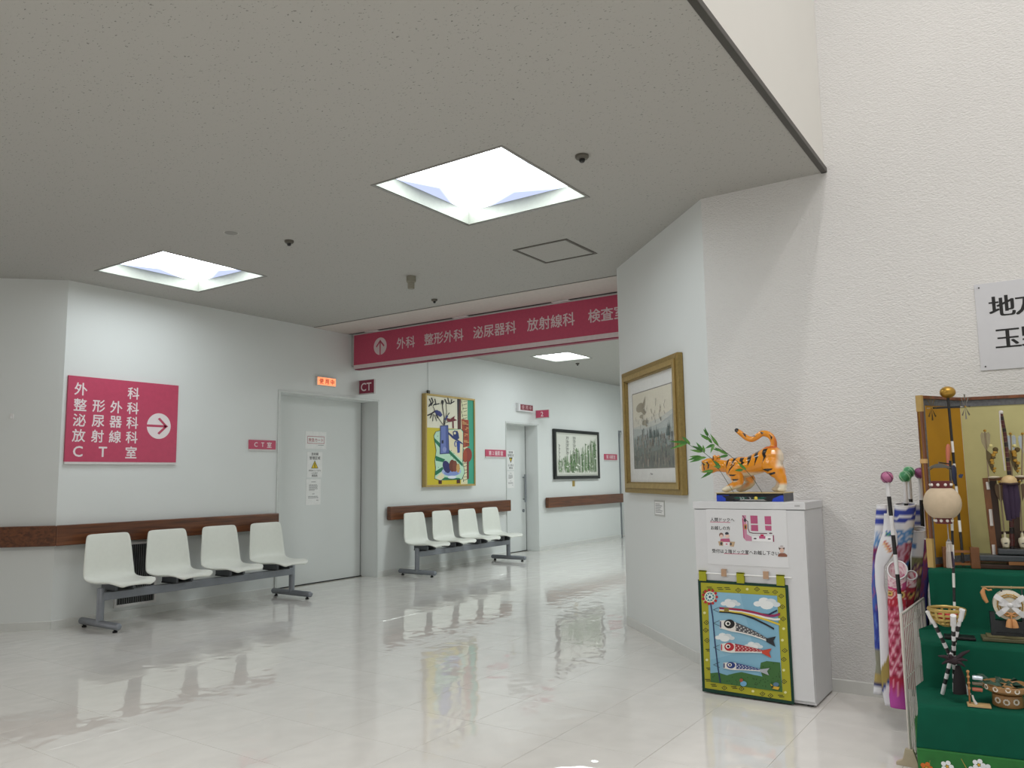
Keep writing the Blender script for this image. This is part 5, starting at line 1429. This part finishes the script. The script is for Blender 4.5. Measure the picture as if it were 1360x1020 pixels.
zt_, zb_ = prof[-1][1], prof[0][1]; rb = prof[-1][0]*1.0
for nm, z0, z1, r in (('top_band', zt_-.002, zt_+.042, rb), ('bottom_band', zb_-.034, zb_+.002, rb*.82)):
    bnd = G().lathe([(r, z0), (r*1.01, z0+.003), (r*1.01, z1-.003), (r, z1)], RB, 28, lc).obj(nm, lt, smooth=35)
    for k in range(9):
        a = k*2*math.pi/9+.2
        G().ball((lc[0]+r*1.01*math.cos(a), lc[1]+r*1.01*math.sin(a), lc[2]+(z0+z1)/2), .009, mat('E2DCD6', 0.4), 10).obj('white_dot', bnd, smooth=60)
GRM = mat('6A6862', 0.3, .6)
G().tube([(lc[0]-.055, yk, lc[2]+zt_+.035), (lc[0]-.055, yk, lc[2]+zt_+.105), (lc[0]-.03, yk, lc[2]+zt_+.123), (lc[0]+.03, yk, lc[2]+zt_+.123), (lc[0]+.055, yk, lc[2]+zt_+.105), (lc[0]+.055, yk, lc[2]+zt_+.035)], .0035, GRM, 8).obj('handle', lt, smooth=40)
G().plate([(lc[0]-.062+.124*i/10, lc[2]+zt_+.118+.026*math.sin(math.pi*i/10)) for i in range(11)], yk-.02, yk+.02, GRM).obj('handle_cap', lt)
# tassel
ts = (lc[0]+.018, yk, lc[2]+zb_-.034)
G().tube([ts, (ts[0], ts[1], ts[2]-.05)], .003, mat('9A9692', 0.6), 8).obj('tassel_cord', lt)
ts = (ts[0], ts[1], ts[2]-.05)
G().tube([ts, (ts[0], ts[1], ts[2]-.05)], .003, mat('9A9692', 0.6), 8).obj('tassel_cord', lt)
G().tube([(ts[0]-.012, yk, ts[2]-.062), (ts[0], yk, ts[2]-.035), (ts[0]+.012, yk, ts[2]-.062)], .005, mat('8A8684', 0.6), 8).obj('tassel_knot', lt, smooth=40)
g = G()
rnd = random.Random(2)
for k in range(42):
    a = rnd.random()*6.283; r0, r1 = .014*math.sqrt(rnd.random()), .024*math.sqrt(rnd.random())
    purple = (math.cos(a) > -.1 and rnd.random() < .75)
    p0 = (ts[0]+r0*math.cos(a), yk+r0*math.sin(a), ts[2]-.068); pm = (ts[0]+.018*math.cos(a)*r1/.024, yk+.018*math.sin(a)*r1/.024, ts[2]-.11); p1 = (ts[0]+r1*math.cos(a), yk+r1*math.sin(a), ts[2]-.195-rnd.random()*.01)
    g.tube([p0, pm], .004, mat('B8B0A8', 0.8), 5); g.tube([pm, p1], .004, mat('3E3448', 0.8) if purple else mat('A89E96', 0.8), 5)
tag(g.obj('tassel', lt), kind='stuff')
G().lathe([(.012, -.072), (.016, -.06), (.012, -.052)], mat('A8A29C', 0.7), 14, ts).obj('tassel_cap', lt, smooth=40)

# ---- bow and arrow rack
yr = .16
x0_, _ = st_px(yr, 1310, 745)
rk = on_st('bow_rack', 'dark wooden rack holding bow, quiver and arrows before the screen', 'rack', x0_, yr, Z1)
def rp(u, v, y=0.0): a = st_px(yr+y, u, v); return (a[0]-x0_, y, a[1]-Z1)
SL = mat('3A3F44', 0.4); 
G().box(-.05, .42, -.045, .055, .0005, .022, BRD).obj('base_foot', rk, bevel=.003)
G().box(-.03, .42, -.055, .05, .035, .062, SL).obj('base_board', rk, bevel=.005)
G().box(.08, .42, -.058, .03, .022, .036, BR2).obj('base_apron', rk)
G().box(.045, .42, -.05, .045, .066, .090, SL).obj('upper_board', rk, bevel=.004)
a, b = rp(1306, 641), rp(1322, 737)
def bar(p, q, w_, d_, m, nm, par=rk):
    p, q = Vector(p), Vector(q); s_ = (q-p).cross(Vector((0, 1, 0))).normalized()*w_/2; f = Vector((0, d_/2, 0))
    v = [p-s_-f, p+s_-f, p+s_+f, p-s_+f, q-s_-f, q+s_-f, q+s_+f, q-s_+f]
    return G().add(v, [(3, 2, 1, 0), (4, 5, 6, 7), (0, 1, 5, 4), (1, 2, 6, 5), (2, 3, 7, 6), (3, 0, 4, 7)], m).obj(nm, par)
P1 = bar(rp(1309, 636), rp(1321, 738), .024, .02, BRW, 'post')
WP = mat('C9C4C0', 0.4)
for (ua, va, ub, vb) in ((1311, 640, 1312.5, 650), (1315, 676, 1317, 698), (1319, 723, 1320, 736)):
    p, q = Vector(rp(ua, va)), Vector(rp(ub, vb)); p.y = q.y = -.0125; G().tube([p, q], .010, WP, 10, sq=.4).obj('white_inlay', P1, smooth=40)
bar(rp(1318, 636, .02), rp(1327, 735, .02), .03, .02, BRD, 'post')
bar(rp(1348, 636, .03), rp(1350, 735, .03), .03, .02, BRD, 'post')
bar(rp(1305, 637, .012), rp(1378, 634, .012), .014, .016, BRW, 'cross_bar')
bar(rp(1318, 708, .02), rp(1378, 706, .02), .012, .012, BRD, 'cross_bar')
# quiver: cream dome, purple wrapped cloth
qv = on_st('arrow_quiver', 'cream-domed quiver wrapped in purple cloth hanging on the rack', 'quiver', x0_+rp(1338, 640)[0], yr-.060, Z1+rp(1338, 640)[2]-.20*.78)
qv.scale = (.78, .78, .78)
dz = .20
G().lathe([(.040, dz-.012), (.041, dz), (.037, dz+.018), (.026, dz+.032), (.010, dz+.038), (.001, dz+.039)], mat('C2A878', 0.4), 24).obj('dome', qv, smooth=60)
G().tube([(-.045, 0, dz-.01), (-.03, -.035, dz-.008), (0, -.045, dz-.012), (.03, -.035, dz-.008), (.045, 0, dz-.01)], .006, mat('2E1A1C', 0.6), 8).obj('cord', qv, smooth=40)
PUR = mat('2E1E38', 0.8, name='purple_cloth')
for k, x in enumerate((-.020, .004, .024)):
    G().tube([(x, -.012, dz-.015), (x*1.1, -.018, dz-.10), (x*.9, -.014, dz-.215+.01*k)], [.016, .019, .014], PUR, 12).obj('cloth_fold', qv, smooth=60)
# bow
bo = on_st('toy_bow', 'dark brown segmented bow leaning upright in the rack', 'bow', x0_+rp(1342, 735)[0], yr-.012, Z1+.0905)
bz = Z1+.0905
def rb_(u, v): q = rp(u, v); return (q[0]-rp(1342, 735)[0], 0, q[2]-.0905)
pts = [rb_(1344, 733), rb_(1343, 690), rb_(1341, 640), rb_(1338, 610), rb_(1334, 575), rb_(1329, 548)]
MR, MD = mat('4A1E1E', 0.35), mat('1C1214', 0.35)
N_ = 26
PP = [Vector(p) for p in pts]
def pth(q):
    f = q*(len(PP)-1); i = min(int(f), len(PP)-2); return PP[i].lerp(PP[i+1], f-i)
for i in range(N_): G().tube([pth(i/N_), pth((i+.96)/N_)], .0125-.004*i/N_, (MR if (i % 3) else MD), 10, sq=.7).obj('bow_section', bo)
G().tube([pth(1.0)+Vector((-.006, -.006, .005)), pth(.75)+Vector((-.018, -.008, 0)), pth(.5)+Vector((-.016, -.008, 0))], .003, WP, 6).obj('bow_string', bo)
G().ball(pth(1.0), .010, WP, 8).obj('bow_tip', bo, smooth=60)
# arrows
def fletched(label, uv_top, uv_bot, fm_, head=False, y=-.02, orn=None):
    p0 = rp(*uv_bot, y); p1 = rp(*uv_top, y)
    t = on_st('toy_arrow', label, 'arrow', x0_+p0[0], yr+y, Z1+p0[2], 'arrows in the bow rack')
    q = (p1[0]-p0[0], 0, p1[2]-p0[2])
    G().tube([(0, 0, 0), q], .003, mat('8A7A64', 0.4), 6).obj('shaft', t)
    L_ = .088
    for s_ in (-1, 1):
        xx, zz = q[0], q[2]
        wf = .75; pl = [(xx+s_*.003, zz-.012), (xx+s_*.018*wf, zz-.006), (xx+s_*.026*wf, zz-.02), (xx+s_*.022*wf, zz-.055), (xx+s_*.003, zz-L_)]
        G().plate(pl, -.0015*s_-.003, -.0015*s_, fm_).obj('feather', t)
    G().ball(q, .0065, GLD, 8).obj('nock', t)
    if orn:
        ox, oz = rp(*orn, y)[0]-p0[0], rp(*orn, y)[2]-p0[2]
        rg = random.Random(int(ox*1000))
        for k in range(9):
            G().ball((ox+rg.uniform(-.012, .014)*(1-k/14), -.006, oz+.05-k*.012), .0115-.0006*k, (GLD if k % 3 else mat('5A4A2A', 0.35, .5)), 8, (1, .5, rg.uniform(.6, 1.1))).obj('gilt_scroll', t)
        G().plate([(ox-.024, oz+.052), (ox-.004, oz+.03), (ox+.002, oz-.06), (ox-.012, oz-.04), (ox-.026, oz+.01)], -.003, -.0005, mat('5E5236', 0.4, .4)).obj('gilt_leaf', t)
        G().ball((ox-.004, -.005, oz+.068), .008, mat('D2C88A', 0.3), 8).obj('gilt_bead', t)
    if head:
        G().lathe([(.002, -.034), (.012, -.028), (.018, -.004), (.016, .008), (.005, .014), (.004, .034)], mat('D6CFB6', 0.4), 14, (0, -.004, -.002)).obj('carved_head', t, smooth=40)
        G().tube([(-.006, -.022, -.014), (.006, -.022, -.012)], .002, BLACK, 6).obj('carved_slot', t)
FE, FS = mat('8E8466', 0.45), mat('B4BCC2', 0.2, .6)
fletched('arrow with olive feathers and gilt scroll, leftmost in the rack', (1308, 572), (1313.5, 640), FE, orn=(1319, 612))
fletched('arrow with silver feathers beside the bow tip in the rack', (1342, 576), (1345, 650), FS, y=.03, orn=(1350, 612))
fletched('arrow with silver feathers at the right photo edge', (1358, 576), (1357, 640), FS, y=.03)
fletched('long arrow with carved pale head standing left of the purple cloth', (1327, 640), (1335, 717), mat('5A4630', 0.5), head=True, y=-.0165)
fletched('long arrow with carved pale head standing right of the purple cloth', (1354, 640), (1358, 717), mat('5A4630', 0.5), head=True, y=-.0165)
for (u, v) in ((1320, 634), (1356, 633)):
    q = rp(u, v, -.02); G().lathe([(.001, .006), (.020, .004), (.024, 0), (.018, -.004), (.001, -.005)], mat('C2B8A4', 0.4), 16, q).obj('rail_disc', rk, smooth=40)

# ---- bonfire basket on crossed sticks
yk_ = -.37
kx, _ = st_px(yk_, 1266, 925)
bk = on_st('basket_tripod', 'gold lattice basket held on three crossed black and white sticks', 'basket', kx, yk_, Z3)
def kp(u, v, y=0.0): a = st_px(yk_+y, u, v); return Vector((a[0]-kx, y, a[1]-Z3))
bc = kp(1257, 810)
GL2 = mat('B59C5A', 0.35, .5)
RBk = .064
def hemi(th, ph_): return (bc.x+RBk*math.cos(ph_)*math.sin(th), bc.y+RBk*math.sin(ph_)*math.sin(th), bc.z+.004-RBk*1.12*math.cos(th)*0.9+.0)
for k in range(14):
    ph_ = k*2*math.pi/14
    G().tube([hemi(.25+1.32*j/7, ph_) for j in range(8)], .0055, GL2, 6, sq=.9).obj('basket_rib', bk, smooth=60)
for th in (.3, .62, .95, 1.25, 1.55):
    G().tube([hemi(th, j*2*math.pi/28) for j in range(30)], .007 if th > 1.5 else .005, GL2, 6, cap=False).obj('basket_hoop', bk, smooth=60)
rnd = random.Random(4)
for k in range(9):
    a = rnd.random()*6.28; r = .030*math.sqrt(rnd.random())
    G().ball((bc.x+r*math.cos(a), bc.y+r*math.sin(a), bc.z-.034+.016*rnd.random()), .017, mat('B02A28', 0.5), 10, (1, 1, .8)).obj('red_coal', bk, smooth=60)
def stick(uv0, uv1, y0, y1, nm='striped_stick'):
    p, q = kp(*uv0, y0), kp(*uv1, y1)
    q = p+(q-p)*((p.z-.008)/(p.z-q.z))
    g = G()
    n = 16
    for i in range(n):
        a, b = p.lerp(q, i/n), p.lerp(q, (i+1)/n)
        g.tube([a, b], .0075, PW if i in (0, n-1) or i % 2 == 0 else PB, 10)
    g.obj(nm, bk, smooth=40)
    G().tube([p+(p-q).normalized()*.002, p+(q-p).normalized()*.045], .011, PW, 10).obj('stick_cap', bk, smooth=40)
stick((1233, 812), (1289, 926), -.02, .05)
stick((1278, 810), (1251, 924), -.05, .02)
stick((1266, 818), (1268, 921), -.10, .08)
KN = mat('22121A', 0.7)
kc = kp(1267, 877, -.055)
for a_, l in ((.65, .07), (2.9, .055), (.1, .045), (3.5, .045), (-.5, .04), (2.3, .03)):
    G().tube([kc, kc+Vector((math.cos(a_)*l*.6, -.012, math.sin(a_)*l*.6+.006)), kc+Vector((math.cos(a_)*l, -.006, math.sin(a_)*l))], [.008, .007, .003], KN, 8).obj('ribbon_loop', bk, smooth=60)
G().ball(kc, .020, KN, 12, (1.3, .8, .8)).obj('ribbon_knot', bk, smooth=60)
e = kp(1275, 921, -.05)
G().tube([kp(1272, 884, -.05), kp(1274, 900, -.05), e], [.010, .026, .030], mat('100C10', 0.9), 14, sq=.6).obj('black_tassel', bk, smooth=60)

# ---- small toy flag pole with three mini streamers
yf = -.455
f0 = st_px(yf, 1288.5, 936)
ft = on_st('toy_streamer_pole', 'miniature wooden pole with three small carp streamers on the lowest step', 'toy', f0[0], yf, Z3-.0005)
ft.scale = (.8, .8, .8)
def fp(u, v): a = st_px(yf, u, v); return (a[0]-f0[0])/.8, (a[1]-Z3)/.8
G().box(-.012, .085, -.03, .03, .002, .010, mat('C2A272', 0.5)).obj('base_board', ft); G().box(.0, .075, -.028, .028, .0006, .002, mat('2A4A9A', 0.5)).obj('base_felt', ft)
zt_ = fp(1289, 893)[1]
G().tube([(0, 0, .010), (.001, 0, zt_)], .0045, BR2, 10).obj('pole', ft, smooth=40)
for v in (892, 899, 907, 914): G().ball((.001, 0, fp(1289, v)[1]), .0075, mat('A87A48', 0.4), 10).obj('pole_bead', ft, smooth=60)
G().tube([(.012, -.004, .05), (.016, -.006, .03), (.026, -.010, .010)], [.004, .005, .007], WP, 8).obj('brace', ft, smooth=40)
for v0, v1, m in ((896, 904, mat('B9C2CC', 0.25, .3)), (904.5, 911, mat('5E5442', 0.5)), (912, 919, mat('A0563E', 0.5))):
    a, b = fp(1291, v0), fp(1305, v1); zc, r = (a[1]+b[1])/2, (a[1]-b[1])/2
    G().tube([(a[0], 0, zc), (a[0]+.01, 0, zc), (b[0]-.01, 0, zc), (b[0], 0, zc-.002)], [r*.8, r, r*.95, r*.9], m, 12, sq=.7).obj('mini_streamer', ft, smooth=60)

# ---- lacquer tray with leaves
yt = -.40
t0 = st_px(yt, 1339, 936)
tr = on_st('offering_tray', 'round wooden offering tray painted with white flowers', 'tray', t0[0], yt, Z3)
tr.scale = (.82, .82, .82)
TW = mat('9A7448', 0.35, name='tray_wood', var=.08); 
G().lathe([(.062, .0005), (.064, .006), (.062, .052), (.056, .056), (.048, .056)], TW, 36).obj('pedestal', tr, smooth=40)
dish = G().lathe([(.052, .057), (.075, .062), (.100, .076), (.104, .096), (.100, .098), (.094, .080), (.07, .070), (.02, .067)], TW, 40).obj('dish', tr, smooth=40)
def petals(a, z, rad, sc2, par):
    cx, cy = rad*math.sin(a), -rad*math.cos(a)
    g = G()
    for k in range(10):
        q = k*2*math.pi/10; t1 = (math.cos(a), math.sin(a))
        du, dz_ = math.cos(q)*sc2, math.sin(q)*sc2
        g.ball((cx+t1[0]*du+math.sin(a)*.001, cy+t1[1]*du, z+dz_), sc2*.36, mat('D8D4CA', 0.5), 6, (1, .35, 1))
    g.ball((cx, cy, z), sc2*.4, mat('7A6A3A', 0.5), 8, (1, .5, 1)); g.obj('painted_flower', par)
for a, z in ((-.75, .030), (-.18, .027), (.45, .030)): petals(a, z, .0635, .011, tr)
for a, z in ((-1.0, .100), (-.55, .098), (-.05, .102), (.3, .098)): petals(a, z-.012, .102, .009, tr)
rnd = random.Random(9)
for k in range(16):
    a = rnd.random()*6.28; r = .02+.05*rnd.random(); L_ = .045+.03*rnd.random()
    p = Vector((r*math.cos(a), r*math.sin(a), .084+.012*(k % 4)*.8))
    d = Vector((math.cos(a+rnd.uniform(-1, 1)), math.sin(a+rnd.uniform(-1, 1)), .35*rnd.random()))*L_
    s_ = Vector((-d.y, d.x, 0)).normalized()*.02
    u_ = Vector((0, 0, .012))
    t_ = G().add([p, p+d*.5+s_-u_*.3, p+d, p+d*.5-s_-u_*.3, p+d*.5+u_], [(0, 4, 1), (1, 4, 2), (2, 4, 3), (3, 4, 0)], mat('1F4030', 0.6, name='oak_leaf', var=.2)).obj('leaf', tr)

# ---- drum on a stand with baton
yd = -.13
d0 = st_px(yd, 1341, 845)
dm = on_st('festival_drum', 'white roped drum with crossed white ribbons and orange tassel on a stand', 'drum', d0[0], yd, Z2+.0005)
dm.scale = (KS, KS, KS)
def dpr(u, v, y=0.0): a = st_px(yd+y, u, v); return Vector((a[0]-d0[0], y, a[1]-Z2))
def dp(u, v, y=0.0): return dpr(u, v, y)/KS
G().box(-.14, .14, -.05, .07, .0005, .020, mat('5E5A40', 0.5)).obj('base_board', dm, bevel=.003); G().box(-.115, .115, -.035, .055, .0205, .032, mat('6E6848', 0.5)).obj('base_step', dm, bevel=.002)
DB = mat('1E2226', 0.4)
dleg = dp(1340, 803).z-.045
for x in (-.078, .078): G().box(x-.012, x+.012, -.02, .03, .032, dleg, DB).obj('stand_leg', dm)
G().box(-.075, .075, -.02, .03, .05, dleg-.045, DB).obj('stand_back', dm)
G().box(-.075, .075, -.015, .035, .032, .048, DB).obj('stand_rail', dm)
dc = dp(1340, 803)
RM = Matrix.Rotation(math.pi/2, 3, 'X')
RD0 = .080
G().lathe([(RD0*.90, -.030), (RD0, -.024), (RD0, .024), (RD0*.90, .030)], mat('CFC8B8', 0.5), 36, dc, RM).obj('drum_body', dm, smooth=35)
G().lathe([(RD0*1.02, -.002), (RD0*1.03, 0), (RD0*1.03, .010), (RD0*.8, .013)], mat('D8D2C2', 0.45), 36, (dc.x, -.030, dc.z), RM).obj('drum_head', dm, smooth=35)
for r in (.062, .050): G().tube([(dc.x+r*math.cos(k*.2244), -.045, dc.z+r*math.sin(k*.2244)) for k in range(30)], .003, GLD, 6, cap=False).obj('rope_ring', dm)
for k in range(12):
    a = k*math.pi/6; G().tube([(dc.x+.05*math.cos(a), -.046, dc.z+.05*math.sin(a)), (dc.x+.080*math.cos(a+.25), -.036, dc.z+.080*math.sin(a+.25))], .003, mat('B59A5A', 0.5), 6).obj('rope', dm)
RBN = mat('D4D4D6', 0.6)
for a in (.62, math.pi-.62, math.pi+.72, -.72, .2, math.pi-.2):
    l = .088 if abs(math.sin(a)) > .3 else .055
    dv = Vector((math.cos(a), 0, math.sin(a))); sv = Vector((-math.sin(a), 0, math.cos(a)))
    c0 = Vector((dc.x, -.058, dc.z+.004)); w0, w1 = .008, .014
    G().add([c0-sv*w0, c0+sv*w0, c0+dv*l*.6+sv*w1+Vector((0, -.010, 0)), c0+dv*l*.6-sv*w1+Vector((0, -.010, 0)), c0+dv*l+sv*w1, c0+dv*l-sv*w1], [(0, 3, 2, 1), (3, 5, 4, 2)], RBN).obj('ribbon_tail', dm)
G().ball((dc.x, -.060, dc.z+.004), .013, RBN, 12, (1.2, .7, 1)).obj('ribbon_knot', dm, smooth=60)
ORG = mat('C08A58', 0.7, name='orange_cord')
for s_ in (-1, 1): G().tube([(dc.x, -.06, dc.z-.045), (dc.x+s_*.02, -.062, dc.z-.036), (dc.x+s_*.034, -.062, dc.z-.046), (dc.x+s_*.02, -.062, dc.z-.056), (dc.x, -.06, dc.z-.048)], .004, ORG, 8).obj('cord_loop', dm, smooth=40)
G().tube([(dc.x, -.06, dc.z-.035), (dc.x, -.062, dc.z-.075)], .004, ORG, 8).obj('tassel_cord', dm)
for s_ in (-1, 1):
    g = G(); g.tube([(dc.x+s_*.008, -.064, dc.z-.072), (dc.x+s_*.012, -.064, dc.z-.085), (dc.x+s_*.016, -.064, dc.z-.118)], [.008, .014, .017], ORG, 12); g.obj('tassel', dm, smooth=60)
# baton with tassel resting on the drum frame
b0, b1 = dpr(1303, 779.5, -.01), dpr(1392, 781.5, -.01)
WDB = mat('9A8258', 0.45)
bt_ = on_st('drum_baton', 'tan bamboo baton with peach tassel lying above the drum', 'baton', d0[0]+b0.x, yd-.01, Z2+b0.z)
dlt = (b1-b0)/KS; bt_.scale = (KS, KS, KS)
G().tube([(0, 0, 0), (.04, 0, dlt.z*.2), tuple(dlt)], [.003, .006, .006], WDB, 10).obj('rod', bt_, smooth=40)
for q in (.18, .45, .7): G().tube([tuple(dlt*q), tuple(dlt*q+Vector((.006, 0, 0)))], .0078, WDB, 10).obj('rod_node', bt_, smooth=40)
for x in (.10, .20): G().tube([(x, .0, -.006), (x, .0, -.030)], .004, SL, 8).obj('rest_post', bt_, smooth=40)
G().tube([(.014, -.004, -.004), (.004, -.008, -.03), (.012, -.008, -.062), (.024, -.008, -.086)], [.008, .016, .015, .011], ORG, 12, sq=.7).obj('tassel', bt_, smooth=60)
G().tube([(.014, -.006, -.004), (.034, -.008, -.016), (.052, -.008, -.012)], .005, ORG, 8).obj('tassel_knot', bt_, smooth=40)
